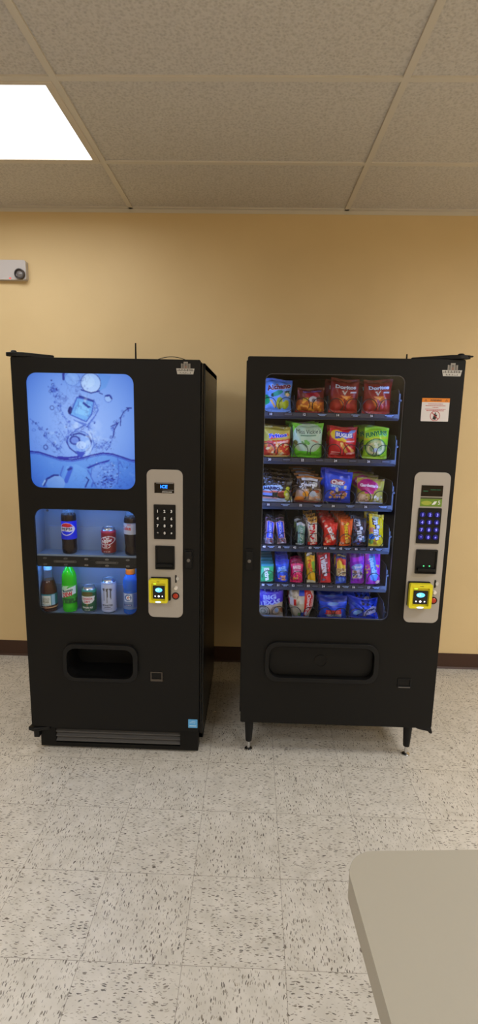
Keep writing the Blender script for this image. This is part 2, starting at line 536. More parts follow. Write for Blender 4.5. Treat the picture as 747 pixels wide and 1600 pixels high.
def bag_mesh(name, w, h, d, layers, texts=(), nu=40, nv=48, seed=0, taper=None, box=False, crimp=.07, wr=1.0):
    """a pillow bag standing on z=0, front towards -y"""
    rg = random.Random(seed)
    ph = [rg.uniform(0, 6.28) for _ in range(8)]
    pinch = .05 * wr
    def S(x, z, side=-1):
        u, v = min(max(2 * x - 1, -1), 1), min(max(z, 0), 1)
        if box:
            t = d / 2 * (1 - abs(u) ** 14) ** .5 * (1 - abs(2 * v - 1) ** 20) ** .5
            return (u * w / 2, side * t, v * h)
        q = (v - crimp) / (1 - 2 * crimp)
        if 0 < q < 1:
            bz = (4 * q * (1 - q)) ** .55 * (1 + .18 * (0.5 - q))
        else:
            bz = 0
        bu = (1 - abs(u) ** 2.6) ** .62 if abs(u) < 1 else 0
        t = d / 2 * bz * bu
        ww = 1 - pinch * (4 * v * (1 - v)) - .015 * math.sin(v * 9 + ph[0])
        if taper:
            for (va, wa), (vb, wb) in zip(taper, taper[1:]):
                if va <= v <= vb:
                    ww *= wa + (wb - wa) * (v - va) / (vb - va)
        e = (1 - (1 - abs(2 * v - 1)) * 1.6)
        e = max(e, 0)
        t += wr * .004 * e * bu * math.sin(u * 9 + ph[1] + 3 * v) + wr * .0022 * bu * math.sin(7 * u + 11 * v + ph[2]) * (bz > 0)
        bend = .006 * wr * math.sin(2.2 * u + ph[3]) * (v - .5)
        zz = v * h + wr * .004 * math.sin(2.5 * u + ph[4]) * v
        if not (0 < q < 1):
            t = .0012 + .0008 * math.sin(u * 60)
        return (u * ww * w / 2, side * max(t, .0008) + bend, zz)
    us = np.linspace(0, 1, nu + 1); vs = np.linspace(0, 1, nv + 1)
    mb = MB()
    UU, VV = np.meshgrid(us, vs)
    cols = paint(layers, UU.ravel(), VV.ravel(), w / h)
    fv = [S(x, z, -1) for z in vs for x in us]
    n1 = nu + 1
    ff = [(j * n1 + i, j * n1 + i + 1, (j + 1) * n1 + i + 1, (j + 1) * n1 + i) for j in range(nv) for i in range(nu)]
    mb.add(fv, ff, 0, cols, True)
    bu_ = us[::4] if nu % 4 == 0 else us
    bv_ = vs[::4] if nv % 4 == 0 else vs
    n2 = len(bu_)
    bc = cols[0]
    edge = np.array(layers[0][1]) if layers[0][0] == 'bg' else np.array((120, 120, 120))
    bl = lin(edge)
    mb.add([S(x, z, 1) for z in bv_ for x in bu_],
           [((j + 1) * n2 + i, (j + 1) * n2 + i + 1, j * n2 + i + 1, j * n2 + i) for j in range(len(bv_) - 1) for i in range(n2 - 1)], 0, bl, True)
    if box:   # close the rim
        rim = [(0, i, 1) for i in range(1)]
    for tx in texts:
        s, cx, cz, th, c = tx[:5]
        o = dict(tx[5]) if len(tx) > 5 else {}
        rot = o.get('rot', 0); tw = o.get('w'); bold = o.get('bold', .02); outl = o.get('out')
        passes = ([(outl, bold + .05, .0007)] if outl else []) + [(c, bold, .0013)]
        for cc, bo, off in passes:
            def fn(X, Z):
                p = S(X / w + .5, Z / h, -1)
                return (p[0], p[1] - off, p[2])
            mb.text(s, (cx - .5) * w, cz * h, th * (w if 45 < abs(rot) < 135 else h), fn, 0, lin(cc), rot, tw * w if tw else None, bo, bold)
    return mb

# ------------------------------------------------------------------ parts shared by the two machines
DIG = '123456789'
def keypad(mach, x0, x1, z0, z1, Y, digit_mat, key_mat):
    k = MB().prism(rrect(x0, x1, z0, z1, .003, 3), [], Y - .004, Y).build('keypad', M_black2, mach)
    dx = (x1 - x0) / 3.15; dz = (z1 - z0) / 4.75
    cx, cz = (x0 + x1) / 2, (z0 + z1) / 2 - .000
    for i in range(12):
        r, c = divmod(i, 3)
        px, pz = cx + (c - 1) * dx, cz + (1.5 - r) * dz
        mb = MB().lathe([(.0005, -.0042), (.0095, -.0042), (.0112, -.0028), (.0112, .001)], px, pz, 20, 0, 'y')
        s = DIG[i] if i < 9 else ('*', '0', '#')[i - 9]
        mb.text(s, px, pz, .0125 if i < 9 or i == 10 else .008, lambda X, Z: (X, -.0046, Z), 1, None, 0, None, .03)
        mb.build('key', [key_mat, digit_mat], k, loc=(0, Y - .004, 0))
    return k

def card_reader(mach, x0, x1, z0, z1, Y, bx0, bx1, bz0, bz1):
    rd = MB().prism(rrect(bx0, bx1, bz0, bz1, .004, 3), [], Y - .010, Y).build('card_reader', M_black2, mach, bevel=.001)
    rd['label'] = 'yellow contactless card reader with black screen'
    w, h = x1 - x0, z1 - z0
    # housing with a recessed face
    ho = MB()
    ho.prism(rrect(x0, x1, z0, z1, .007, 4), [rrect(x0 + w * .13, x1 - w * .13, z0 + h * .10, z1 - h * .16, .004, 4)], Y - .032, Y - .010)
    ho.prism(rrect(x0 + .003, x1 - .003, z0 + .003, z1 - .003, .004, 4), [], Y - .020, Y - .009)
    o = ho.build('housing', M_yellow, rd, bevel=.0025, seg=3)
    sx0, sx1, sz0, sz1 = x0 + w * .2, x1 - w * .17, z0 + h * .16, z1 - h * .28
    MB().prism(rrect(sx0, sx1, sz0, sz1, .002, 3), [], Y - .024, Y - .020).build('screen', M_screen, rd)
    mb = MB()
    cx, cz = (sx0 + sx1) / 2, sz0 + (sz1 - sz0) * .68
    mb.flat(ellipse(cx, cz, w * .19, h * .095), Y - .0244, 0)
    for a in (.05, .11):
        mb.flat(ellipse(cx - w * .06, cz, w * (.1 - a * .4), h * .05 * (1 - a * 3), 16), Y - .0246 - a * .001, 1 if a < .1 else 0)
    mb.build('tap_symbol', [mat('cyan_glow', (90, 190, 250), .4, emit=(90, 190, 255), strength=1.6), mat('cyan_glow_light', (180, 225, 255), .4, emit=(190, 230, 255), strength=1.8)], rd)
    mb = MB()
    for q in (-1, 0, 1):
        mb.flat(ellipse(cx + q * w * .19, sz0 + (sz1 - sz0) * .2, w * (.055 if q == 0 else .035), h * (.042 if q == 0 else .03), 14), Y - .0244)
    mb.build('screen_buttons', mat('white_glow', (255, 255, 255), .4, emit=(235, 240, 255), strength=1.2), rd)
    mb = MB(); mb.flat(ellipse((x0 + x1) / 2, z0 + h * .05, w * .16, h * .035, 16), Y - .0325)
    mb.build('insert_light', mat('reader_light', (190, 210, 255), .4, emit=(160, 190, 255), strength=2.0), rd)
    mb = MB(); mb.flat(ellipse(x0 + w * .3, z1 - h * .20, w * .08, h * .03, 16), Y - .0205)
    mb.build('ready_light', mat('green_reader_light', (180, 240, 60), .4, emit=(190, 255, 60), strength=1.5), rd)
    mb = MB()
    for q in range(3):
        mb.box((x0 + x1) / 2 - w * .06 + w * .05 * q, (x0 + x1) / 2 - w * .03 + w * .05 * q, Y - .0325, Y - .031, z1 - h * .09, z1 - h * .065)
    mb.build('printed_mark', mat('dark_print', (40, 40, 30), .5), rd)
    return rd

def bill_acceptor(mach, x0, x1, z0, z1, Y, green):
    w, h = x1 - x0, z1 - z0
    b = MB().prism(rrect(x0, x1, z0, z1, .003, 3), [rrect(x0 + .006, x1 - .006, z0 + .006, z1 - .008, .003, 3)], Y - .008, Y)
    b.prism(rrect(x0 + .004, x1 - .004, z0 + .004, z1 - .004, .003, 3), [], Y - .003, Y)
    b.box(x0 + .008, x1 - .008, Y - .02, Y - .001, z0 + .014, z0 + .026)
    o = b.build('bill_acceptor', M_black2, mach, bevel=.0012)
    MB().box(x0 + .012, x1 - .012, Y - .0206, Y - .0195, z0 + .019, z0 + .0215).build('bill_slot', M_gasket, o)
    if green:
        m = MB()
        for q in (.40, .67):
            m.flat(ellipse(x0 + w * q, z0 + h * .32, .0032, .0032, 12), Y - .0038)
        m.build('indicator', mat('green_led', (90, 220, 150), .4, emit=(80, 255, 150), strength=.8), o)
    return o

def coin_bits(panel, sx, sz, kx, kz, bx, bz, Y):
    m = MB(); m.prism(rrect(sx - .0032, sx + .0028, sz - .0175, sz + .0175, .001, 2), [], Y - .0025, Y)
    m.build('coin_slot', M_gasket, panel)
    m = MB(); m.prism(ellipse(sx + .0075, sz + .002, .0065, .0095, 20), [], Y - .004, Y)
    m.build('coin_guide', M_steel, panel)
    m = MB().lathe([(.0005, -.012), (.0065, -.012), (.0085, -.009), (.0085, 0)], kx, kz, 20, 0, 'y')
    m.build('reject_button', mat('white_button', (224, 216, 206), .35), panel, loc=(0, Y, 0))
    m = MB().lathe([(.013, -.003), (.0165, -.003), (.0165, 0)], bx, bz, 24, 0, 'y')
    m.build('button_bezel', M_black2, panel, loc=(0, Y, 0))
    m = MB().lathe([(.0005, -.007), (.0085, -.0066), (.012, -.0035), (.0125, 0)], bx, bz, 24, 0, 'y')
    m.build('red_button', mat('red_button', (176, 52, 26), .3), panel, loc=(0, Y, 0))

def logo_sticker(mach, x0, x1, z0, z1, Y):
    w, h = x1 - x0, z1 - z0
    m = MB()
    def X(a): return x0 + w * a
    def Zq(a): return z0 + h * a
    m.prism([(X(.06), Zq(0)), (X(.92), Zq(0)), (X(.985), Zq(.46)), (X(0), Zq(.46))], [], Y - .0006, Y, 0)
    m.prism([(X(.26), Zq(.42)), (X(.76), Zq(.42)), (X(.76), Zq(.86)), (X(.63), Zq(.86)), (X(.63), Zq(1)), (X(.40), Zq(1)), (X(.40), Zq(.86)), (X(.26), Zq(.86))], [], Y - .0008, Y, 1)
    for k in range(4):   # shop shelves in the emblem
        for q in range(3):
            m.prism(rrect(X(.30 + .155 * q), X(.41 + .155 * q), Zq(.5 + .1 * k), Zq(.565 + .1 * k), w * .006, 2), [], Y - .001, Y, 3 if (k, q) in ((0, 1), (1, 1)) else 2)
    rg = random.Random(11)
    for za, zb, xa, xb in ((.25, .41, .07, .93), (.06, .16, .2, .8)):    # the emblem's unreadable lettering
        x = xa
        while x < xb:
            ww = rg.uniform(.03, .055)
            m.box(X(x), X(min(x + ww, xb)), Y - .0011, Y, Zq(za), Zq(zb - rg.choice((0, .05))), 2); x += ww + .035
    o = m.build('logo_sticker', [mat('logo_white', (196, 192, 184), .5), mat('logo_grey', (150, 144, 134), .5), mat('logo_ink', (84, 78, 72), .5), mat('logo_brown', (128, 76, 46), .5)], mach)
    o['label'] = 'small white and grey emblem sticker'
    return o

def lock(mach, x0, x1, z0, z1, Y):
    o = MB().prism(rrect(x0, x1, z0, z1, .004, 3), [], Y - .006, Y).build('lock_plate', M_gasket, mach, bevel=.0015)
    cx = (x0 + x1) / 2
    MB().prism(rrect(x0 + .006, x1 - .006, z0 + .008, z1 - .008, .003, 3), [], Y - .014, Y - .005).build('lock_handle', M_black2, o, bevel=.002)
    MB().lathe([(.0005, -.018), (.0065, -.018), (.0078, -.0165), (.0078, -.01)], cx, z0 + (z1 - z0) * .47, 20, 0, 'y').build('lock_cylinder', M_dsteel, o, loc=(0, Y, 0))
    return o

def coin_return(mach, x0, x1, z0, z1, Y, mm):
    m = MB().prism(rrect(x0, x1, z0, z1, .003, 3), [rrect(x0 + .005, x1 - .005, z0 + .010, z1 - .004, .002, 3)], Y - .004, Y)
    o = m.build('coin_return', mm[0], mach, bevel=.001)
    MB().box(x0 + .004, x1 - .004, Y + .0005, Y + .002, z0 + .008, z1 - .003).build('flap', mm[1], o)
    return o

def antenna(mach, x, y, z0, z1):
    o = MB().lathe([(.012, z0), (.012, z0 + .006), (.004, z0 + .010), (.0032, z1), (.0005, z1 + .001)], x, y, 12).build('antenna', M_gasket, mach)
    return o

Y0 = 2.20
# ------------------------------------------------------------------ drink machine
dm = empty('drink_vending_machine', (-.6204, 2.6, 0), 'black drink vending machine with lit blue water picture, standing at left', 'vending machine')
# parts are modelled in world coordinates; an inverse offset puts them under the Empty
def W(o, root):
    if o.parent == root:
        o.location = Vector(o.location) - Vector(root.location)
    return o

dx0, dx1, dz0, dz1 = -1.0156, -.2252, .134, 1.8176
cab = MB()
cx0, cx1, cy0, cy1, cz0, cz1 = -1.018, -.2125, 2.28, 2.965, .05, 1.812
cab.box(cx0, cx0 + .03, cy0, cy1, cz0, cz1); cab.box(cx1 - .03, cx1, cy0, cy1, cz0, cz1)
cab.box(cx0, cx1, cy0, cy1, cz1 - .03, cz1); cab.box(cx0, cx1, cy0, cy1, cz0, cz0 + .03)
cab.box(cx0, cx1, cy1 - .02, cy1, cz0, cz1)
W(cab.build('cabinet', M_side, dm, bevel=.004), dm)
scr = (-.9565, -.5040, 1.2735, 1.7560); win = (-.9520, -.5055, .7000, 1.1800); hol = (-.8305, -.5265, .3970, .5400)
door = MB().prism(rrect(dx0, dx1, dz0, dz1, .006, 3), [rrect(*scr, .042), rrect(*win, .042), rrect(*hol, .04)], Y0, 2.214)
door.prism(rrect(dx0 + .001, dx1 - .001, dz0 + .001, dz1 - .001, .006, 3), [rrect(dx0 + .03, dx1 - .03, dz0 + .03, dz1 - .03, .006, 3)], 2.214, 2.275)
W(door.build('door', M_black, dm, bevel=.003), dm)
# door edge channel on the right
W(MB().box(dx1 + .0005, dx1 + .006, 2.222, 2.27, dz0 + .02, dz1 - .01).build('door_edge_channel', M_side, dm, bevel=.0015), dm)
# picture panel
def screen_art(nx=240, nz=256):
    us = np.linspace(0, 1, nx + 1); vs = np.linspace(0, 1, nz + 1)
    U, V = np.meshgrid(us, vs); U = U.ravel(); V = V.ravel()
    X = 40 + U * 652; Zp = 738 - V * 693            # artwork units
    asp = 1.0
    def q(x, y): return ((x - 40) / 652, (738 - y) / 693)
    def qq(l): return [q(*p) for p in l]
    def el(x, y, rx, ry, rot, c): 
        a = q(x, y); return ('ell', a[0], a[1], rx / 652, ry / 693, rot, c)
    def ri(x, y, rx, ry, wd, c):
        a = q(x, y); return ('ring', a[0], a[1], rx / 652, ry / 693, wd, c)
    def ln(l, w, c): return ('line', qq(l), w / 693, c)
    def po(l, c): return ('poly', qq(l), c)
    dk, md, lt, vl = (34, 52, 150), (74, 108, 205), (150, 182, 244), (178, 204, 250)
    cy_ = (104, 166, 236)
    water = [(40, 514), (100, 518), (160, 536), (230, 556), (300, 560), (360, 548), (420, 530), (490, 515), (550, 520), (610, 538), (660, 554), (692, 557)]
    L = [('bg', (128, 164, 238))]
    art = [po(water + [(692, 740), (40, 740)], (100, 150, 230)),
        # cubes at the top
        el(320, 82, 44, 38, 0, (140, 176, 242)), ri(320, 82, 46, 40, .08, (88, 128, 215)),
        po([(475, 45), (552, 62), (520, 130), (480, 150)], (108, 158, 232)),
        el(430, 104, 58, 56, 0, vl), ri(430, 104, 61, 59, .07, dk), el(418, 96, 36, 34, 0, (190, 214, 252)), ln([(372, 145), (430, 162), (480, 150)], 4, dk),
        ln([(270, 48), (268, 85)], 7, dk), ln([(480, 160), (498, 168)], 3, dk),
        # the falling cube
        po([(345, 188), (445, 212), (430, 285), (395, 330), (300, 290)], (98, 158, 234)),
        po([(360, 210), (425, 232), (405, 300), (330, 280)], (118, 178, 242)),
        ln([(345, 188), (445, 212), (430, 285), (395, 330), (300, 290), (345, 188)], 3.5, (52, 82, 190)),
        ln([(360, 182), (440, 208)], 6, dk), ln([(385, 222), (412, 244)], 7, dk), el(300, 265, 13, 24, -10, (22, 30, 110)),
        ln([(445, 200), (470, 260), (440, 310), (400, 360)], 3, md), ln([(340, 330), (395, 345), (330, 380), (300, 420)], 4, md), ln([(320, 320), (420, 370)], 3, md),
        # the lower cube
        el(350, 450, 72, 62, 10, (120, 160, 238)), ri(350, 450, 75, 66, .07, (58, 84, 190)), el(322, 442, 32, 26, 0, (98, 130, 220)), ri(322, 442, 34, 28, .3, dk),
        ln([(300, 412), (350, 398), (410, 420), (422, 450)], 5, dk), po([(330, 505), (385, 515), (360, 545), (335, 540)], (52, 76, 190)), el(360, 470, 30, 24, 0, (160, 190, 246)),
        ln([(270, 450), (290, 490), (330, 520)], 4, dk), ln([(425, 400), (440, 470), (410, 520)], 3, md)]
    rg = random.Random(5)
    def trail(pts, n, sp, w):
        out = [ln(pts, 1.6, md)]
        for i in range(n):
            k = rg.randrange(len(pts) - 1); t = rg.random()
            x = pts[k][0] + (pts[k + 1][0] - pts[k][0]) * t + rg.gauss(0, sp); y = pts[k][1] + (pts[k + 1][1] - pts[k][1]) * t + rg.gauss(0, sp)
            if y > 500: continue
            r = rg.uniform(.4, 1) * w
            c = rg.choice([dk, md, md, (88, 118, 210)])
            art_ = el(x, y, r * rg.uniform(.6, 1.8), r, rg.uniform(0, 180), c) if rg.random() < .6 else ri(x, y, r * 1.7, r * 1.7, .35, c)
            out.append(art_)
        return out
    art += trail([(192, 130), (210, 190), (240, 250), (280, 340), (285, 410), (270, 450)], 60, 13, 5)
    art += trail([(200, 130), (215, 160)], 26, 14, 6)
    art += trail([(60, 322), (100, 358), (150, 402), (150, 430), (200, 480), (250, 530)], 46, 9, 5)
    art += trail([(655, 245), (622, 268), (600, 310), (560, 350), (556, 410), (534, 470), (512, 500)], 46, 7, 5)
    art += trail([(430, 230), (460, 280), (400, 350), (420, 400)], 40, 18, 5)
    art += trail([(440, 470), (480, 480), (530, 440)], 34, 16, 5)
    art += trail([(230, 380), (260, 430), (220, 500)], 24, 20, 4)
    art += [ln([(655, 245), (622, 268), (605, 300), (600, 350)], 3, dk), ln([(640, 244), (668, 245)], 4, dk), ln([(545, 355), (575, 340)], 3, dk), ln([(556, 410), (565, 370), (590, 330)], 3.5, dk),
        el(532, 192, 22, 22, 0, (150, 184, 244)), ri(532, 192, 24, 24, .16, md), ln([(515, 178), (540, 174), (552, 192)], 5, dk),
        ri(192, 252, 14, 14, .3, dk), ri(142, 487, 15, 16, .35, dk), el(210, 396, 12, 7, 0, md), el(196, 93, 5, 4, 0, dk), ri(75, 385, 12, 8, .3, md),
        # water line and what is under it
        ln(water, 5, (40, 44, 160)), ln([(x, y + 10) for x, y in water], 2.5, (60, 84, 200)), ln([(215, 545), (280, 548), (340, 540)], 6, (44, 50, 168)),
        po([(385, 604), (455, 575), (535, 552), (525, 566), (440, 592), (400, 612)], (34, 48, 165)),
        po([(265, 600), (320, 585), (395, 622), (430, 680), (400, 738), (255, 738), (222, 690)], (112, 162, 236)),
        ln([(245, 600), (225, 650), (230, 690)], 4, md), ln([(395, 622), (428, 680), (415, 720)], 5, md), ln([(292, 610), (258, 690)], 13, (66, 104, 212)), ln([(275, 620), (292, 612)], 7, dk), ln([(385, 665), (398, 680), (375, 725)], 4, dk),
        el(192, 705, 58, 52, 0, (150, 184, 240)), ln([(120, 720), (140, 680), (185, 655), (210, 655)], 6, dk), ln([(112, 716), (128, 690)], 4, (225, 235, 255)),
        el(500, 655, 88, 78, 0, (120, 160, 236)), ln([(420, 610), (412, 660), (440, 715)], 3, md), ln([(590, 560), (610, 600)], 3, md), ln([(580, 545), (585, 620), (575, 700)], 3, md)]
    for i in range(150):
        x, y = rg.gauss(520, 40), rg.uniform(565, 735)
        art.append(el(x, y, rg.uniform(1.5, 6), rg.uniform(1.5, 5), rg.uniform(0, 180), rg.choice([md, dk, (90, 120, 215), (160, 190, 246)])))
    for i in range(26):
        art.append(el(rg.gauss(510, 30), rg.gauss(680, 14), rg.uniform(4, 14), rg.uniform(2, 6), rg.uniform(-30, 30), rg.choice([md, dk])))
    C = paint(L + art, U, V, 652 / 693)
    # fine splash filaments and a soft photographic print
    rn = np.random.default_rng(4)
    xx, zz = np.meshgrid(us, vs)
    def noise(f, sx=1.0, sz=1.0):
        gx, gz = int(f * sx) + 2, int(f * sz) + 2
        g = rn.standard_normal((gz + 1, gx + 1))
        px, pz = xx * (gx - 1e-6), zz * (gz - 1e-6)
        i, j = px.astype(int), pz.astype(int); a, b = px - i, pz - j
        a, b = a * a * (3 - 2 * a), b * b * (3 - 2 * b)
        return (g[j, i] * (1 - a) + g[j, i + 1] * a) * (1 - b) + (g[j + 1, i] * (1 - a) + g[j + 1, i + 1] * a) * b
    n_a = noise(9) + .6 * noise(20) + .4 * noise(44)
    n_b = noise(7) + .5 * noise(18) + .4 * noise(50)
    fil = np.clip(1 - np.abs(n_a) * 7, 0, 1) + .7 * np.clip(1 - np.abs(n_b) * 8, 0, 1)
    PX, PZ = 40 + xx * 652, 738 - zz * 693
    mask = np.exp(-((PX - 370 - (PZ - 300) * .05) / 85) ** 2) * (PZ < 560) + .8 * np.exp(-((PX - 230 + (PZ - 300) * .1) / 40) ** 2) * (PZ < 540) * (PZ > 110) \
        + .7 * np.exp(-((PX - 500) / 75) ** 2 - ((PZ - 470) / 45) ** 2) + .55 * (PZ > 560) * np.clip((PX - 200) / 200, .25, 1) + .6 * np.exp(-((PX - 130) / 70) ** 2 - ((PZ - 450) / 70) ** 2)
    k = np.clip(fil * mask, 0, 1)[..., None] * .72
    I = C[:, :3].reshape(nz + 1, nx + 1, 3)
    I = I * (1 - k) + np.array([.035, .075, .42]) * k
    hl = np.clip(n_b - 1.0, 0, .6)[..., None] * np.clip(mask, 0, 1)[..., None] * .6
    I = I * (1 - hl) + np.array([.55, .74, 1.0]) * hl
    for _ in range(1):
        P = np.pad(I, ((1, 1), (1, 1), (0, 0)), 'edge')
        I = (P[1:-1, 1:-1] * 4 + (P[:-2, 1:-1] + P[2:, 1:-1] + P[1:-1, :-2] + P[1:-1, 2:]) * 2 + P[:-2, :-2] + P[2:, 2:] + P[:-2, 2:] + P[2:, :-2]) / 16
    C[:, :3] = I.reshape(-1, 3)
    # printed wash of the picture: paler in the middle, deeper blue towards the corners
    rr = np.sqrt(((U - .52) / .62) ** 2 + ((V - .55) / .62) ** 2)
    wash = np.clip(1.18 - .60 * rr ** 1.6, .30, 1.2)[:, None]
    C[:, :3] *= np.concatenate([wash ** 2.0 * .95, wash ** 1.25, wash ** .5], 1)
    return us, vs, C
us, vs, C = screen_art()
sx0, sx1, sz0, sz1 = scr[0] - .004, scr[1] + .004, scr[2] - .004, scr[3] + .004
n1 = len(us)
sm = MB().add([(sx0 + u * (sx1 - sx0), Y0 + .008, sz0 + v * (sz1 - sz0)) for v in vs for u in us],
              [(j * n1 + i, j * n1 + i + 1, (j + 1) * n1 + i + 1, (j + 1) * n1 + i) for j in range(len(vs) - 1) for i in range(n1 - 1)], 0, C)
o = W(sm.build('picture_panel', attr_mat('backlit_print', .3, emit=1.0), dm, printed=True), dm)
o['label'] = 'glowing blue panel printed with ice cubes splashing into water'
# showcase niche
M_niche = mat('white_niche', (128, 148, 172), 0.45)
nb = MB()
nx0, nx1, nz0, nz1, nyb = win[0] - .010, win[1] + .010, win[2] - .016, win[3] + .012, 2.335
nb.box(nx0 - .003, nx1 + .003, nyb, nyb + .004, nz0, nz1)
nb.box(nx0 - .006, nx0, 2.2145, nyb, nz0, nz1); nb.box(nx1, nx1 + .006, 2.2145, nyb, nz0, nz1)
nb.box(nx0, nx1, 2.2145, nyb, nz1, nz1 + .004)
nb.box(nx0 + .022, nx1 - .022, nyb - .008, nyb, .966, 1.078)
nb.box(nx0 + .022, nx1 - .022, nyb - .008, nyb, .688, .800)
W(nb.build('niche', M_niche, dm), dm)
M_dled = mat('niche_led', (255, 255, 255), .4, emit=(92, 166, 255), strength=20)
W(MB().box(nx0 + .01, nx1 - .01, 2.222, 2.232, nz1 - .006, nz1 - .001).build('led_strip', M_dled, dm), dm)
W(MB().box(nx0 + .01, nx1 - .01, 2.233, 2.243, .9145, .9185).build('led_strip', M_dled, dm), dm)
sh = MB().box(nx0, nx1, 2.212, nyb, .960, .9655).box(nx0, nx1, 2.212, 2.216, .9655, .974)
W(sh.build('shelf', M_niche, dm), dm)
sh = MB().box(nx0, nx1, 2.212, nyb, .682, .6875).box(nx0, nx1, 2.212, 2.216, .6875, .6935)
W(sh.build('shelf', M_niche, dm), dm)
br = MB().box(win[0] + .001, win[1] - .001, 2.206, 2.232, .9185, .9665)
bar = W(br.build('selection_bar', M_black2, dm, bevel=.002), dm)
for i in range(5):
    px = -.915 + .0925 * i
    for z in (.957, .929):
        pl = MB().prism(ellipse(px, z, .0085, .0042, 16), [], 2.2045, 2.2065)
        pl.text('%d' % ((31 if z > .94 else 41) + i), px, z, .0055, lambda a, b: (a, 2.2043, b), 1, None)
        W(pl.build('selection_label', [mat('label_grey', (128, 126, 124), .5), M_gasket], bar, bevel=0), dm)
for px in (-.825, -.638):
    pl = MB().prism(rrect(px - .05, px + .05, .9385, .9475, .004, 4), [rrect(px - .0485, px + .0485, .9398, .9462, .003, 4)], 2.2047, 2.2065)
    for k in range(11):
        pl.box(px - .043 + k * .0078, px - .0375 + k * .0078, 2.2047, 2.2065, .9415, .9445)
    W(pl.build('instruction_label', mat('label_grey2', (112, 110, 108), .5), bar), dm)
W(MB().prism(rrect(win[0] - .004, win[1] + .004, win[2] - .004, win[3] + .004, .044), [], 2.2015, 2.2045).build('window_pane', M_pane, dm), dm)
W(MB().lathe([(.0005, -.004), (.005, -.003), (.006, 0)], nx0 + .004, 1.148, 12, 0, 'y').build('niche_screw', M_dsteel, dm, loc=(.012, nyb, 0)), dm)
# silver payment panel
pn = W(MB().prism(rrect(-.4535, -.299, .699, 1.3635, .026), [], Y0 - .004, Y0 + .002).build('payment_panel', M_silver, dm, bevel=.0012), dm)
YP = Y0 - .004
ds = MB().prism(rrect(-.420, -.3355, 1.263, 1.3075, .001, 2), [], YP - .002, YP)
ds.box(-.412, -.3375, YP - .0035, YP - .001, 1.3035, 1.3065, 1); ds.box(-.386, -.3375, YP - .0026, YP - .001, 1.2745, 1.277, 1)
for k in range(9):
    ds.box(-.387 + k * .0048, -.3835 + k * .0048, YP - .0026, YP - .001, 1.2665, 1.2695, 2)
W(ds.build('display', [M_screen, mat('label_grey3', (120, 116, 116), .5), M_white], pn), dm)
gl = MB().text('ICE', -.379, 1.2905, .0135, lambda a, b: (a, YP - .0028, b), 0, None, 0, .030, .02)
W(gl.build('display_text', mat('blue_display_glow', (40, 140, 255), .4, emit=(20, 95, 255), strength=5), pn), dm)
W(keypad(dm, -.424, -.3295, 1.060, 1.2125, YP, M_white, M_gasket), dm)
W(bill_acceptor(dm, -.419, -.334, .924, 1.030, YP, False), dm)
W(card_reader(dm, -.4445, -.3620, .7765, .8835, YP, -.4395, -.3520, .7810, .8875), dm)
coin_bits(pn, -.3290, .8800, -.3290, .8390, -.3310, .8010, YP)
W(lock(dm, -.292, -.253, .927, 1.0155, Y0), dm)
pb = MB().prism(rrect(-.8480, -.5050, .3800, .5610, .05), [rrect(*hol, .04)], Y0 - .016, Y0 + .004)
W(pb.build('delivery_bezel', M_black2, dm, bevel=.007, seg=3), dm)
pb = MB().prism(rrect(hol[0] - .004, hol[1] + .004, hol[2] - .004, hol[3] + .004, .042), [rrect(*hol, .04)], 2.213, 2.34)
pb.box(hol[0] - .004, hol[1] + .004, 2.34, 2.345, hol[2] - .004, hol[3] + .004)
W(pb.build('delivery_chute', M_gasket, dm), dm)
W(coin_return(dm, -.4485, -.3930, .3850, .4310, Y0, (mat('bronze_plate', (84, 76, 68), .35, metal=.5), mat('bronze_flap', (120, 108, 96), .35, metal=.6))), dm)
# energy label
es = MB().prism(rrect(-.2745, -.2315, .1535, .1970, .0015, 2), [], Y0 - .0006, Y0, 0)
es.prism([(-.268, .178), (-.256, .1855), (-.244, .1865), (-.237, .1835), (-.244, .1880), (-.256, .1885)], [], Y0 - .0010, Y0, 1)
es.text('energy', -.254, .1785, .008, lambda a, b: (a, Y0 - .0009, b), 1, None, 0, .026)
es.box(-.269, -.237, Y0 - .0009, Y0, .1615, .1665, 1)
o = W(es.build('energy_label', [mat('sky_blue_print', (92, 168, 226), .4), mat('pale_blue_print', (176, 214, 240), .4)], dm), dm)
o['label'] = 'small sky blue square energy sticker'
W(logo_sticker(dm, -.3255, -.2490, 1.7590, 1.8090, Y0), dm)
# kick plate with louvres
kp = MB().prism([(-.990, .012), (-.2310, .012), (-.2310, .130), (-.990, .130)], [[(-.9170, .032), (-.3175, .032), (-.3175, .104), (-.9170, .104)]], 2.232, 2.30)
kk = W(kp.build('kick_plate', M_black, dm, bevel=.002), dm)
W(MB().box(-.925, -.310, 2.262, 2.266, .025, .112).build('vent_backing', M_gasket, kk), dm)
for k in range(3):
    z = .038 + k * .0235
    m = MB().add([(-.917, 2.236, z), (-.3175, 2.236, z), (-.3175, 2.258, z + .014), (-.917, 2.258, z + .014),
                  (-.917, 2.236, z + .0035), (-.3175, 2.236, z + .0035), (-.3175, 2.258, z + .0175), (-.917, 2.258, z + .0175)],
                 [(0, 1, 5, 4), (4, 5, 6, 7), (0, 3, 2, 1), (2, 3, 7, 6), (0, 4, 7, 3), (1, 2, 6, 5)])
    W(m.build('louvre', mat('grey_louvre', (86, 84, 82), .4), kk), dm)
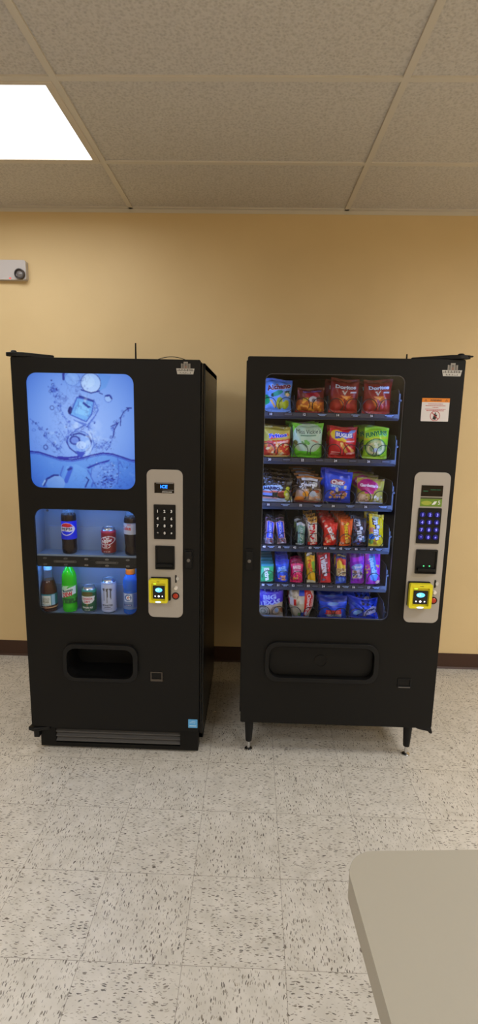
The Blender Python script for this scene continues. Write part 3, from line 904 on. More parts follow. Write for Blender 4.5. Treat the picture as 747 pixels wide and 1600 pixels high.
# hinges, antenna, cable, feet
h = MB().prism([(-1.032, 2.196), (-1.0, 2.186), (-.955, 2.196), (-.868, 2.30), (-1.015, 2.32)], [], 1.8195, 1.836, plane='xy')
h.lathe([(.012, 1.812), (.012, 1.842), (.008, 1.845)], -1.006, 2.215, 14)
W(h.build('top_hinge', M_black2, dm, bevel=.003), dm)
h = MB().prism([(-1.034, 2.20), (-1.0, 2.188), (-.935, 2.21), (-.935, 2.30), (-1.015, 2.30)], [], .112, .130, plane='xy')
h.box(-1.012, -.985, 2.205, 2.24, .072, .112)
W(h.build('bottom_hinge', M_black2, dm, bevel=.004), dm)
W(antenna(dm, -.537, 2.40, 1.812, 1.905), dm)
pts = [(-.42 + .0115 * i, 2.25 + .002 * i, 1.816 + .018 * math.sin(PI * i / 12) ** .8) for i in range(13)]
W(MB().tube(pts, .0016, 6).build('cable', M_gasket, dm), dm)
for x in (-.97, -.26):
    for y in (2.33, 2.90):
        W(MB().lathe([(.022, 0), (.022, .012), (.012, .016), (.012, .055)], x, y, 16).build('levelling_foot', M_dsteel, dm), dm)

# ------------------------------------------------------------------ snack machine
sn = empty('snack_vending_machine', (.41, 2.6, 0), 'black snack vending machine on legs with glass front, standing at right', 'vending machine')
ex0, ex1, ez0, ez1 = -.0316, .8516, .192, 1.8354
swin = (.0425, .6165, .7095, 1.7690); shol = (.0930, .5655, .4290, .5810)
cab = MB()
cx0, cx1, cy0, cy1, cz0, cz1 = -.0375, .8480, 2.285, 2.965, .192, 1.828
cab.box(cx0, cx0 + .028, cy0, cy1, cz0, cz1); cab.box(cx1 - .03, cx1, cy0, cy1, cz0, cz1)
cab.box(cx0, cx1, cy0, cy1, cz1 - .03, cz1); cab.box(cx0, cx1, cy0, cy1, cz0, cz0 + .03)
cab.box(cx0, cx1, cy1 - .02, cy1, cz0, cz1)
W(cab.build('cabinet', M_side, sn, bevel=.004), sn)
# liner that closes the display bay
ln_ = MB()
ln_.box(-.006, -.002, 2.285, 2.88, .60, 1.795); ln_.box(.655, .660, 2.285, 2.88, .60, 1.795)
ln_.box(-.006, .660, 2.88, 2.885, .60, 1.795); ln_.box(-.006, .660, 2.285, 2.885, .595, .60); ln_.box(-.006, .660, 2.285, 2.885, 1.793, 1.797)
W(ln_.build('liner', M_inner, sn), sn)
door = MB().prism(rrect(ex0, ex1, ez0, ez1, .008, 3), [rrect(*swin, .03), rrect(*shol, .045)], Y0, 2.214)
door.prism(rrect(ex0 + .001, ex1 - .001, ez0 + .001, ez1 - .001, .008, 3), [rrect(ex0 + .028, ex1 - .028, ez0 + .03, ez1 - .03, .006, 3)], 2.214, 2.275)
door.box(.645, .660, 2.214, 2.280, .60, 1.79)
door.box(.0, .645, 2.214, 2.280, 1.778, 1.792)
W(door.build('door', M_black, sn, bevel=.004), sn)
fr = MB().prism(rrect(swin[0] - .004, swin[1] + .004, swin[2] - .004, swin[3] + .004, .034), [rrect(swin[0] + .002, swin[1] - .002, swin[2] + .002, swin[3] - .002, .028)], Y0 + .010, Y0 + .0145)
W(fr.build('window_frame', mat('window_frame_metal', (120, 124, 134), .4, metal=.3), sn), sn)
W(MB().prism(rrect(swin[0] - .005, swin[1] + .005, swin[2] - .005, swin[3] + .005, .034), [], Y0 + .004, Y0 + .008).build('window_pane', M_pane, sn), sn)
M_sled = mat('snack_led', (255, 255, 255), .4, emit=(146, 182, 255), strength=25)
W(MB().box(.632, .640, 2.224, 2.234, .72, 1.76).build('led_strip', M_sled, sn), sn)
W(MB().box(.016, .024, 2.224, 2.234, .72, 1.76).build('led_strip', M_sled, sn), sn)
W(MB().box(.6185, .6225, 2.218, 2.223, .72, 1.755).build('added_glow_strip', mat('added_edge_glow', (120, 140, 190), .4, emit=(86, 122, 214), strength=.75), sn), sn)  # added glowing strip, stands in for light caught on the window frame edge
# trays
DECK = [1.6125, 1.4155, 1.2130, 1.0180, .8370, .6600]
WIDE = [.1005, .2455, .3905, .5355]
NARROW = [.0790 + .0695 * i for i in range(8)]
TR0, TR1, TY0, TY1 = .004, .622, 2.300, 2.80
def coil_pts(cx, cz, r, y0, y1, pitch, hand):
    pts = []; n = 20; y = y0
    pts.append((cx, y0, cz - r))
    turns = int((y1 - y0) / pitch)
    for t in range(turns):
        for i in range(n):
            a = -PI / 2 + hand * 2 * PI * i / n
            f = i / n
            adv = 0 if f < .78 else (f - .78) / .22
            pts.append((cx + r * math.cos(a), y + pitch * adv, cz + r * math.sin(a)))
        y += pitch
    return pts
NUMS = [['10', '12', '14', '16'], ['20', '22', '24', '26'], ['30', '32', '34', '36'], ['40', '41', '42', '43', '44', '45', '46', '47'], ['50', '51', '52', '53', '54', '55', '56', '57'], ['60', '62', '64', '66']]
M_num = mat('number_white', (226, 232, 245), .5)
M_tag = mat('tag_dark', (22, 26, 44), .4)
for k, zd in enumerate(DECK):
    tb = MB()
    lip0, lip1 = zd - .0275, zd + .001
    tb.box(TR0, TR1, TY0 + .003, TY1, zd - .006, zd - .002)
    tb.box(TR0, TR1, TY0, TY0 + .004, lip0, lip1)
    # folded bright edge under the label strip
    tb.add([(TR0, TY0 - .010, lip0 + .002), (TR1, TY0 - .010, lip0 + .002), (TR1, TY0, lip0 + .012), (TR0, TY0, lip0 + .012), (TR0, TY0, lip0), (TR1, TY0, lip0)],
           [(0, 1, 2, 3), (0, 4, 5, 1)])
    sl = WIDE if len(NUMS[k]) == 4 else NARROW
    pit = sl[1] - sl[0]
    for c in sl[1:]:
        tb.box(c - pit / 2 - .0006, c - pit / 2 + .0006, TY0 + .006, TY1, zd - .002, zd + .075)
    tray = W(tb.build('tray', M_tray, sn), sn)
    # side cheeks with a rounded nose
    for x in (TR0, TR1 - .002):
        hh = .108 if k < 3 else .098
        lp = [(TY0 + .002, zd - .02), (TY1, zd - .02), (TY1, zd + hh), (TY0 + .022, zd + hh), (TY0 + .008, zd + hh - .006), (TY0 + .002, zd + hh - .022)]
        mm = MB()
        v = [(x, p[0], p[1]) for p in lp] + [(x + .002, p[0], p[1]) for p in lp]
        n = len(lp)
        mm.add(v, [tuple(range(n))[::-1], tuple(range(n, 2 * n))] + [(i, (i + 1) % n, (i + 1) % n + n, i + n) for i in range(n)])
        mm.box(x - (.004 if x < .3 else 0), x + (.002 if x < .3 else .006), TY0 - .002, TY0 + .003, zd - .02, zd + hh - .02)
        if x > .3:
            mm.lathe([(.0005, -.008), (.005, -.008), (.005, .002)], x + .006, zd + hh * .55, 12, 0, 'y')
            for q in range(len(mm.v) - 36, len(mm.v)):
                a, b, c_ = mm.v[q]; mm.v[q] = (a, b + TY0, c_)
        W(mm.build('tray_side', M_tray, tray), sn)
    # spirals
    if len(sl) == 4:
        for c in sl:
            for s in (-1, 1):
                W(MB().tube(coil_pts(c + s * .037, zd + .0325, .0315, 2.3065, TY1 - .02, .095, s), .0017, 6).build('spiral', M_wire, tray), sn)
    else:
        for c in sl:
            W(MB().tube(coil_pts(c + .003, zd + .0300, .0290, 2.3065, TY1 - .02, .07, 1), .0016, 6).build('spiral', M_wire, tray), sn)
    # numbers and price tags on the lip
    if k < 5:
        for c, s in zip(sl, NUMS[k]):
            wide = len(sl) == 4
            nx = c - (.028 if wide else .020)
            yl = TY0 - .001
            lb = MB().box(nx - .012, nx + .012, yl - .0006, yl + .001, zd - .0135, zd - .0005, 0)
            lb.text(s, nx, zd - .007, .0100, lambda a, b: (a, yl - .0010, b), 1, None, 0, None, .02)
            W(lb.build('slot_number', [M_tag, M_num], tray), sn)
            px = c + (.048 if wide else .012)
            pw = .021 if wide else .017
            lb = MB().box(px - pw, px + pw, yl - .0006, yl + .001, zd - .0135, zd - .0005, 0)
            rg = random.Random(int(s))
            if rg.random() < .55:
                for row, zz in enumerate((zd - .0048, zd - .0095)):
                    x = px - pw * (.85 if row == 0 else .5)
                    while x < px + pw * (.85 if row == 0 else .5):
                        ww = rg.uniform(.002, .006)
                        lb.box(x, min(x + ww, px + pw * .9), yl - .0009, yl, zz - .0014, zz + .0014, 1); x += ww + .0012
            else:
                lb.box(px - pw * .8, px + pw * .7, yl - .0009, yl, zd - .010, zd - .004, 2)
            W(lb.build('price_tag', [M_tag, mat('tag_print', (150, 180, 235), .5), mat('tag_grey', (86, 92, 112), .5)], tray), sn)
# payment panel
pn2 = W(MB().prism(rrect(.682, .8335, .7080, 1.3765, .026), [], Y0 - .004, Y0 + .002).build('payment_panel', M_silver, sn, bevel=.0012), sn)
ds = MB().prism(rrect(.7140, .8040, 1.2745, 1.3215, .001, 2), [], YP - .002, YP)
W(ds.build('display', M_screen, pn2), sn)
gl = MB()
for a, b, z in ((.722, .742, 1.297), (.752, .776, 1.303), (.778, .794, 1.303)):
    gl.box(a, b, YP - .0028, YP - .0018, z - .001, z + .001)
W(gl.build('display_segments', mat('green_display_glow', (20, 70, 54), .4, emit=(40, 200, 130), strength=.18), pn2), sn)
st = MB().prism(rrect(.7135, .8045, 1.2310, 1.2700, .001, 2), [], YP - .0008, YP, 0)
st.box(.7135, .8045, YP - .0010, YP, 1.2635, 1.2700, 3)
st.prism(ellipse(.740, 1.246, .022, .009, 18), [], YP - .0011, YP, 1)
st.prism([(.762, 1.238), (.772, 1.253), (.784, 1.254), (.776, 1.240)], [], YP - .0011, YP, 2)
st.text('5', .793, 1.248, .017, lambda a, b: (a, YP - .0012, b), 2)
o = W(st.build('price_sticker', [mat('sticker_green', (104, 136, 38), .45), mat('sticker_lime', (160, 168, 60), .45), M_white, mat('sticker_dark', (62, 64, 44), .5)], pn2), sn)
o['label'] = 'green sticker with pale figure five'
W(keypad(sn, .7085, .8060, 1.0695, 1.2245, YP, mat('blue_key_glow_light', (150, 150, 255), .4, emit=(105, 105, 255), strength=.9), mat('blue_key_glow', (10, 10, 60), .35, emit=(18, 12, 170), strength=.30)), sn)
W(bill_acceptor(sn, .7135, .8045, .9350, 1.0430, YP, True), sn)
W(card_reader(sn, .6915, .7880, .7850, .8940, YP, .6900, .7845, .7880, .8990), sn)
coin_bits(pn2, .8070, .8890, .8060, .8510, .8055, .8130, YP)
W(lock(sn, -.0262, .0130, .9270, 1.0240, Y0), sn)
pb = MB().prism(rrect(.0750, .5865, .4090, .5990, .055), [rrect(*shol, .045)], Y0 - .014, Y0 + .004)
W(pb.build('delivery_bezel', M_black2, sn, bevel=.006, seg=3), sn)
fl = MB().prism(rrect(shol[0] + .002, shol[1] - .002, shol[2] + .002, shol[3] - .002, .043), [], Y0 + .012, Y0 + .02)
fo = W(fl.build('delivery_flap', M_black, sn, bevel=.002), sn)
ring = MB().prism(ellipse((shol[0] + shol[1]) / 2, .503, .030, .030), [ellipse((shol[0] + shol[1]) / 2, .503, .025, .025)], Y0 + .0095, Y0 + .0125)
W(ring.build('push_mark', M_black, fo), sn)
W(coin_return(sn, .6800, .7410, .3910, .4370, Y0, (M_black2, M_gasket)), sn)
W(MB().box(.684, .737, Y0 - .0062, Y0 - .003, .3935, .3975).build('coin_return_lip', M_dsteel, sn), sn)
W(logo_sticker(sn, .7590, .8405, 1.7690, 1.8205, Y0), sn)
# warning sticker
wx0, wx1, wz0, wz1 = .6880, .8005, 1.5870, 1.6810
ws = MB().prism(rrect(wx0, wx1, wz0, wz1, .002, 3), [], Y0 - .0006, Y0, 0)
ws.box(wx0, wx1, Y0 - .0008, Y0, wz1 - .0165, wz1, 1)
f0 = lambda a, b: (a, Y0 - .0011, b)
ws.text('WARNING', (wx0 + wx1) / 2, wz1 - .0085, .0075, f0, 2, None, 0, .046, .02)
for s in (wx0 + .015, wx1 - .013):
    ws.flat([(s - .0055, wz1 - .0125), (s + .0055, wz1 - .0125), (s, wz1 - .004)], Y0 - .0010, 2)
    ws.flat([(s - .0036, wz1 - .0117), (s + .0036, wz1 - .0117), (s, wz1 - .0062)], Y0 - .0012, 1)
rg = random.Random(3)
for z, hw in ((.0235, .030), (.0305, .041), (.037, .012), (.0445, .042), (.0505, .036)):
    x = -hw
    while x < hw:
        ww = rg.uniform(.003, .009); xe = min(x + ww, hw)
        ws.box((wx0 + wx1) / 2 + x, (wx0 + wx1) / 2 + xe, Y0 - .0009, Y0, wz1 - z - .0012, wz1 - z + .0012, 3); x = xe + .0012
cxw, czw = (wx0 + wx1) / 2 + .001, wz0 + .0225
ws.prism(ellipse(cxw, czw, .0205, .0205), [ellipse(cxw, czw, .0183, .0183)], Y0 - .0012, Y0, 3)
ws.prism([(cxw - .010, czw - .014), (cxw + .003, czw - .016), (cxw + .009, czw + .004), (cxw - .003, czw + .009)], [], Y0 - .0010, Y0, 2)
ws.prism(ellipse(cxw + .001, czw + .011, .003, .003, 12), [], Y0 - .0010, Y0, 2)
ws.prism([(cxw - .0145, czw + .0125), (cxw - .0125, czw + .0145), (cxw + .0145, czw - .0125), (cxw + .0125, czw - .0145)], [], Y0 - .0013, Y0, 3)
o = W(ws.build('warning_sticker', [mat('sticker_white', (214, 208, 206), .5), mat('sticker_orange', (222, 128, 30), .5), mat('sticker_black', (30, 26, 24), .5), mat('sticker_red', (176, 52, 56), .5)], sn), sn)
o['label'] = 'white and orange warning sticker with red tipping symbol'
h = MB().prism([(.868, 2.196), (.836, 2.186), (.79, 2.196), (.66, 2.31), (.85, 2.32)], [], 1.8365, 1.852, plane='xy')
h.lathe([(.014, 1.83), (.014, 1.857), (.008, 1.860)], .835, 2.215, 14)
h.box(.855, .877, 2.19, 2.205, 1.8435, 1.850)
W(h.build('top_hinge', M_black2, sn, bevel=.003), sn)
h = MB().prism([(.776, .192), (.790, .184), (.812, .178), (.838, .174), (.846, .164), (.856, .160), (.860, .168), (.852, .192)], [], 2.205, 2.225)
W(h.build('bottom_hinge', M_black2, sn, bevel=.002), sn)
W(antenna(sn, .668, 2.40, 1.828, 1.876), sn)
for x in (.0100, .7700):
    for y in (2.278, 2.92):
        lg = W(MB().lathe([(.0150, .048), (.0160, .06), (.0230, .180), (.0245, .1915)], x, y, 20).build('leg', M_black2, sn), sn)
        W(MB().lathe([(.0185, 0), (.0185, .006), (.013, .010), (.007, .012), (.007, .05)], x, y, 18).build('levelling_foot', M_steel, lg), sn)

# ------------------------------------------------------------------ drinks in the showcase
def curved(Rf, cx, cy):
    def fn(X, Z):
        r = Rf(Z) + .0006
        a = X / r
        return (cx + r * math.sin(a), cy - r * math.cos(a), Z)
    return fn
def interp(prof, z):
    for (r0, z0), (r1, z1) in zip(prof, prof[1:]):
        if z0 <= z <= z1:
            return r0 + (r1 - r0) * ((z - z0) / (z1 - z0) if z1 > z0 else 0)
    return prof[-1][0]
def fine(prof, step=.003):
    out = [prof[0]]
    for (r0, z0), (r1, z1) in zip(prof, prof[1:]):
        n = max(1, int(abs(z1 - z0) / step))
        for i in range(1, n + 1):
            out.append((r0 + (r1 - r0) * i / n, z0 + (z1 - z0) * i / n))
    return out
def smooth_prof(keys, n=60):
    """Catmull-Rom through (z, r) keys"""
    zs = [k[0] for k in keys]; rs = [k[1] for k in keys]; out = []
    for i in range(len(keys) - 1):
        p0, p1, p2, p3 = rs[max(i - 1, 0)], rs[i], rs[i + 1], rs[min(i + 2, len(rs) - 1)]
        m = max(2, int(n * (zs[i + 1] - zs[i]) / (zs[-1] - zs[0])))
        for j in range(m):
            t = j / m
            r = .5 * (2 * p1 + (p2 - p0) * t + (2 * p0 - 5 * p1 + 4 * p2 - p3) * t * t + (3 * p1 - p0 - 3 * p2 + p3) * t ** 3)
            out.append((max(r, .0005), zs[i] + (zs[i + 1] - zs[i]) * t))
    out.append((rs[-1], zs[-1]))
    return out
def label_sleeve(root, prof, z0, z1, layers, texts, name='label', off=.0006, n=72, half=PI):
    """printed sleeve around a bottle or can: u 0..1 across the facing half"""
    m = MB(); nz = 56
    vs = []; U = []; V = []
    for j in range(nz + 1):
        z = z0 + (z1 - z0) * j / nz; r = interp(prof, z) + off
        for k in range(n):
            th = -PI + 2 * PI * k / n
            vs.append((r * math.sin(th), -r * math.cos(th), z)); U.append(.5 + math.sin(max(-PI / 2, min(PI / 2, th))) / 2 if abs(th) <= PI / 2 else (1.0 if th > 0 else 0.0)); V.append(j / nz)
    C = paint(layers, np.array(U), np.array(V), 2 * prof[len(prof) // 3][0] / (z1 - z0))
    m.add(vs, [(j * n + k, j * n + (k + 1) % n, (j + 1) * n + (k + 1) % n, (j + 1) * n + k) for j in range(nz) for k in range(n)], 0, C, True)
    fn = curved(lambda z: interp(prof, z) + off, 0, 0)
    for tx in texts:
        s, cx, cz, th, c = tx[:5]; o = tx[5] if len(tx) > 5 else {}
        m.text(s, cx, z0 + cz * (z1 - z0), th, fn, 0, lin(c), o.get('rot', 0), o.get('w'), o.get('bold', .02))
    return m

M_clear = mat('clear_plastic', (225, 232, 240), 0.06, trans=.92, ior=1.12)
def bottle(name, label, cat, loc, keys, liquid, liq_to, capc, cap_r, cap_h, lab=None, liq_trans=.0, rough=.12):
    prof = smooth_prof(keys)
    b = empty(name, loc, label, cat, 'drinks in the lit showcase')
    top = keys[-1][0]
    m = MB().lathe(prof, n=40, mf=lambda z: 0 if z < liq_to else 1)
    m.build('bottle_body', [mat(name + '_liquid_%d_%d_%d' % liquid, liquid, rough, trans=liq_trans, ior=1.2, coat=.5), M_clear], b)
    MB().lathe([(cap_r, top - cap_h), (cap_r, top - .002), (cap_r - .002, top), (.0005, top)], n=30).build('cap', mat('cap_%d_%d_%d' % capc, capc, .4), b)
    if lab:
        z0, z1, layers, texts = lab
        label_sleeve(b, prof, z0, z1, layers, texts).build('label', M_print, b, printed=True)
    return b
def can(name, label, loc, r, h, layers, texts, lab_z):
    b = empty(name, loc, label, 'drink can', 'drinks in the lit showcase')
    prof = fine([(r * .76, 0), (r * .80, .004), (r, .012), (r, h - .014), (r * .80, h - .003), (r * .80, h)])
    MB().lathe(prof, n=44).build('can_body', mat('aluminium', (190, 196, 206), .25, metal=.9), b)
    label_sleeve(b, prof, lab_z[0], lab_z[1], layers, texts).build('printed_sleeve', M_can, b, printed=True)
    t = MB().lathe([(r * .80, h - .0005), (r * .80, h + .0015), (r * .76, h + .0015), (r * .73, h - .002), (.0005, h - .002)], n=30)
    lid = t.build('lid', mat('aluminium', (190, 196, 206), .25, metal=.9), b)
    tt = MB().prism(ellipse(0, -.004, .008, .012, 16), [ellipse(0, .001, .004, .004, 10)], h - .0018, h - .0002, plane='xy')
    tt.build('pull_tab', M_steel, lid)
    return b
YB = 2.272
soda = [(0, .024), (.004, .0305), (.02, .0335), (.045, .0325), (.07, .0335), (.155, .0335), (.175, .0325), (.195, .025), (.212, .0165), (.222, .0125), (.236, .0122)]
PB, PR, PW = (22, 48, 235), (214, 34, 44), (232, 232, 240)
bottle('soda_bottle', 'dark cola bottle with bright blue label, at left on the upper showcase shelf', 'drink bottle', (-.8255, YB, .9665), [(z, r) for z, r in soda],
       (34, 22, 20), .178, (30, 60, 170), .0142, .016,
       (.069, .152, [('bg', PB), ('ell', .5, .57, .46, .345, 0, PW), ('ell', .5, .57, .41, .305, 0, PB), ('poly', [(.12, .72), (.5, .64), (.88, .72), (.75, .86), (.5, .9), (.25, .86)], PR),
                     ('ell', .5, .57, .0, .0, 0, PW), ('poly', [(.09, .68), (.3, .70), (.6, .66), (.91, .70), (.92, .46), (.7, .42), (.4, .47), (.08, .44)], PW)],
        [('PEPSI', 0, .575, .0115, (16, 18, 40), dict(w=.050, bold=.03))]))
coke = [(0, .024), (.004, .0300), (.015, .0325), (.04, .0300), (.06, .0320), (.085, .0335), (.10, .0345), (.15, .0345), (.165, .0335), (.19, .0255), (.212, .0165), (.222, .0125), (.236, .0122)]
bottle('soda_bottle', 'dark diet cola bottle with silver label, at right end of the upper showcase shelf', 'drink bottle', (-.5400, YB, .9665), coke,
       (32, 22, 22), .172, (210, 214, 222), .0142, .016,
       (.099, .150, [('bg', (196, 202, 216)), ('rect', 0, .9, 1, 1, (160, 168, 190))],
        [('Coke', -.021, .55, .018, (206, 44, 40), dict(w=.052, bold=.03)), ('DIET', -.004, .85, .006, (206, 44, 40))]))
can('soda_can', 'dark red soda can with white script, on the upper showcase shelf', (-.6460, YB, .9665), .0333, .122,
    [('bg', (140, 26, 44)), ('below', .42, .42, (128, 34, 30)), ('ell', .5, .56, .50, .20, 14, (226, 226, 232)), ('ell', .5, .56, .46, .175, 14, (150, 26, 50)), ('ell', .42, .32, .30, .105, 0, (226, 226, 232)), ('ell', .42, .32, .26, .08, 0, (144, 28, 44)), ('above', .9, .9, (176, 46, 84))],
    [('Dr', -.001, .66, .018, (238, 238, 242), dict(rot=10, bold=.03)), ('Pepper', .000, .535, .020, (238, 238, 242), dict(rot=14, w=.052, bold=.03)), ('23', -.005, .32, .011, (238, 238, 242), dict(bold=.02)), ('12 FL OZ', 0, .07, .0045, (225, 225, 230), dict(w=.03))], (.010, .112))
tea = [(0, .030), (.004, .0355), (.015, .0375), (.05, .0372), (.085, .0375), (.105, .0365), (.135, .0300), (.160, .0215), (.185, .0175), (.196, .0172), (.214, .0172)]
bottle('tea_bottle', 'amber iced tea bottle with pale blue cap, at left end of the lower showcase shelf', 'drink bottle', (-.9320, YB, .6880), tea,
       (92, 44, 22), .15, (168, 204, 240), .0190, .017,
       (.022, .088, [('bg', (40, 126, 138)), ('rect', 0, 0, .12, 1, (34, 70, 60)), ('rect', .82, .1, .95, .95, (150, 190, 220)), ('rect', .2, .14, .76, .9, (206, 214, 210)), ('rect', .24, .2, .72, .25, (70, 130, 150)), ('below', .1, .22, (70, 44, 40)), ('below', .02, .1, (190, 150, 110))],
        [('GOLD', -.001, .66, .012, (120, 120, 92), dict(w=.032)), ('PEAK', -.001, .46, .012, (120, 120, 92), dict(w=.032))]), liq_trans=.55)
dew = [(0, .024), (.004, .0305), (.018, .0335), (.04, .0322), (.06, .0335), (.145, .0335), (.165, .0330), (.185, .0285), (.206, .0185), (.220, .0130), (.232, .0125)]
bottle('soda_bottle', 'bright green citrus soda bottle, second from left on the lower showcase shelf', 'drink bottle', (-.8345, YB, .6880), dew,
       (60, 235, 25), .215, (40, 190, 40), .0142, .016,
       (.046, .132, [('bg', (40, 150, 44)), ('below', .28, .28, (26, 92, 36)), ('blobs', 0, .02, 1, .3, 14, .06, 4, [(40, 120, 40), (60, 170, 50)]), ('above', .80, .93, (70, 190, 60)), ('poly', [(.02, .26), (.98, .52), (.98, .95), (.6, .86), (.02, .64)], (214, 226, 214)), ('poly', [(.0, .70), (.4, .74), (.6, .98), (.2, .95)], (180, 220, 180))],
        [('Mountain', .001, .72, .013, (14, 84, 78), dict(rot=12, w=.05, bold=.03)), ('DEW', .001, .50, .021, (196, 26, 50), dict(rot=12, w=.048, bold=.05))]), liq_trans=.5)
can('soda_can', 'green ginger ale can with white shield, in the middle of the lower showcase shelf', (-.7440, YB, .6880), .0333, .122,
    [('bg', (18, 88, 52)), ('above', .86, .86, (44, 140, 124)), ('rect', .16, .72, .84, .85, (98, 92, 34)), ('ell', .5, .86, .36, .06, 0, (80, 78, 30)), ('poly', [(.06, .70), (.94, .70), (.92, .5), (.8, .40), (.5, .34), (.2, .40), (.08, .5)], (224, 226, 228)), ('poly', [(.42, .36), (.58, .36), (.5, .26)], (150, 130, 60)), ('below', .06, .06, (14, 70, 40))],
    [('CANADA', 0, .60, .0105, (190, 40, 70), dict(w=.050, bold=.03)), ('DRY', 0, .46, .0105, (190, 40, 70), dict(w=.030, bold=.03)), ('GINGER ALE', 0, .19, .0085, (226, 230, 230), dict(w=.050, bold=.03)), ('12 FL OZ', 0, .07, .005, (210, 220, 214), dict(w=.026))], (.010, .112))
can('energy_drink_can', 'tall white energy drink can with three dark claw marks, on the lower showcase shelf', (-.6520, YB, .6880), .0335, .160,
    [('bg', (186, 196, 222)), ('above', .93, .93, (160, 176, 214)),
     ('poly', [(.18, .80), (.36, .82), (.33, .74), (.31, .40), (.27, .36), (.25, .72)], (70, 72, 80)), ('poly', [(.40, .80), (.60, .81), (.56, .70), (.53, .34), (.48, .30), (.46, .70)], (84, 82, 78)), ('poly', [(.64, .81), (.84, .80), (.78, .72), (.75, .44), (.72, .40), (.69, .72)], (70, 72, 80)),
     ('rect', .22, .09, .82, .115, (90, 96, 120)), ('rect', .3, .155, .74, .17, (110, 116, 140))],
    [('MONSTER', .001, .235, .0085, (52, 54, 70), dict(w=.052, bold=.03)), ('ULTRA', 0, .165, .005, (80, 84, 110), dict(w=.03))], (.010, .149))
gat = [(0, .029), (.004, .0335), (.02, .0345), (.035, .0338), (.05, .0345), (.105, .0345), (.113, .0322), (.121, .0345), (.145, .0350), (.165, .0325), (.182, .0230), (.188, .0195), (.212, .0195)]
bottle('sports_drink_bottle', 'light blue sports drink bottle with orange cap, at right end of the lower showcase shelf', 'drink bottle', (-.5500, YB, .6880), gat,
       (40, 130, 245), .186, (255, 112, 20), .0215, .024,
       (.026, .103, [('bg', (112, 138, 184)), ('rect', .16, .48, .70, .98, (196, 212, 238)), ('ell', .42, .73, .22, .2, 0, (90, 120, 180)), ('poly', [(.46, .84), (.36, .70), (.44, .70), (.38, .58), (.56, .74), (.46, .74)], (226, 120, 40)), ('rect', .12, .20, .66, .32, (24, 44, 130)), ('rect', .78, .1, .98, .95, (80, 110, 190))],
        [('G', -.005, .73, .022, (240, 244, 250), dict(bold=.04)), ('COOL BLUE', -.007, .26, .0045, (220, 228, 250), dict(w=.03))]), liq_trans=.45)

# ------------------------------------------------------------------ snacks on the trays
ORD = ['', 'second', 'third', 'fourth', 'fifth', 'sixth']
TN = ['top', 'second', 'third', 'fourth', 'fifth', 'bottom']
def snack(name, cat, row, label, short, cx, w, h, d, layers, texts=(), roll=0, lean=0, behind=0, pitch=.095, bdx=0, bdz=0, y=None, **kw):
    """one item at the front of its spiral and the ones queued up behind it"""
    small = w < .09
    mb = bag_mesh(name, w, h, d, layers, texts, nu=24 if small else 40, nv=48, seed=hash_(label), **kw)
    yy = y if y is not None else (2.312 + d / 2)
    grp = 'packs on the %s tray of the snack machine' % TN[row]
    z = DECK[row] + .001 + abs(math.sin(R(roll))) * w / 2
    o = mb.build(name, M_wrap, None, loc=(cx, yy, z), rot=(R(lean), R(roll), 0), printed=True)
    tag(o, label, cat, grp)
    for i in range(1, behind + 1):
        c = o.copy(); COL.objects.link(c)
        c.location = (cx + bdx * i, yy + pitch * i, z + bdz * i)
        c.rotation_euler = (R(lean), R(roll * (.5 if i % 2 else 1)), R((-3, 4)[i % 2]))
        tag(c, '%s, %s back in its spiral behind the front one' % (short, ORD[i]), cat, grp)
    return o
def hash_(s):
    return sum((i + 1) * ord(ch) for i, ch in enumerate(s)) % 9973

# --- top tray
snack('chip_bag', 'snack bag', 0, 'light blue chip bag with green peppers, leftmost on the top tray', 'light blue pepper chip bag', .0995, .124, .140, .048,
      [('bg', (112, 160, 236)), ('above', .93, .9, (84, 128, 214)), ('ell', .46, .56, .24, .07, 24, (34, 150, 128)), ('ell', .30, .50, .05, .05, 0, (16, 60, 60)), ('ell', .85, .58, .12, .07, -20, (34, 110, 60)), ('ell', .86, .55, .08, .055, 0, (224, 196, 150)), ('ell', .84, .65, .10, .025, 10, (20, 30, 50)),
       ('ell', .06, .36, .15, .16, 30, (24, 158, 96)), ('poly', [(.18, .38), (.30, .36), (.46, .14), (.40, .12)], (214, 160, 60)), ('ell', .58, .26, .13, .17, 0, (196, 196, 60)), ('ell', .58, .38, .10, .08, 40, (150, 170, 30)), ('ell', .80, .24, .11, .16, -25, (168, 180, 36)), ('below', .08, .10, (130, 176, 240))],
      [('Alchano', .52, .77, .155, (120, 24, 48), dict(rot=12, w=.86, bold=.04, out=(216, 210, 226)))], roll=1, behind=1)
snack('chip_bag', 'snack bag', 0, 'small brick red cheese cracker bag, second from left on the top tray', 'small brick red cracker bag', .2430, .124, .106, .044,
      [('bg', (116, 40, 36)), ('above', .9, .86, (92, 30, 28)), ('poly', [(.28, .76), (.45, .82), (.75, .8), (.85, .68), (.7, .62), (.3, .64)], (168, 34, 58)), ('below', .52, .42, (186, 96, 36)), ('blobs', .1, .08, .9, .46, 34, .085, 12, [(226, 148, 46), (236, 166, 60), (206, 122, 34)]), ('rect', .22, .5, .42, .62, (206, 164, 50)), ('ell', .58, .55, .14, .12, 0, (206, 206, 220)), ('ell', .60, .5, .06, .08, 0, (120, 110, 130)), ('below', .08, .05, (150, 34, 44))],
      [('Lance Cheddar', .56, .86, .075, (104, 92, 176), dict(w=.70, bold=.03))], roll=1, taper=[(0, 1.05), (.5, 1), (1, .95)])
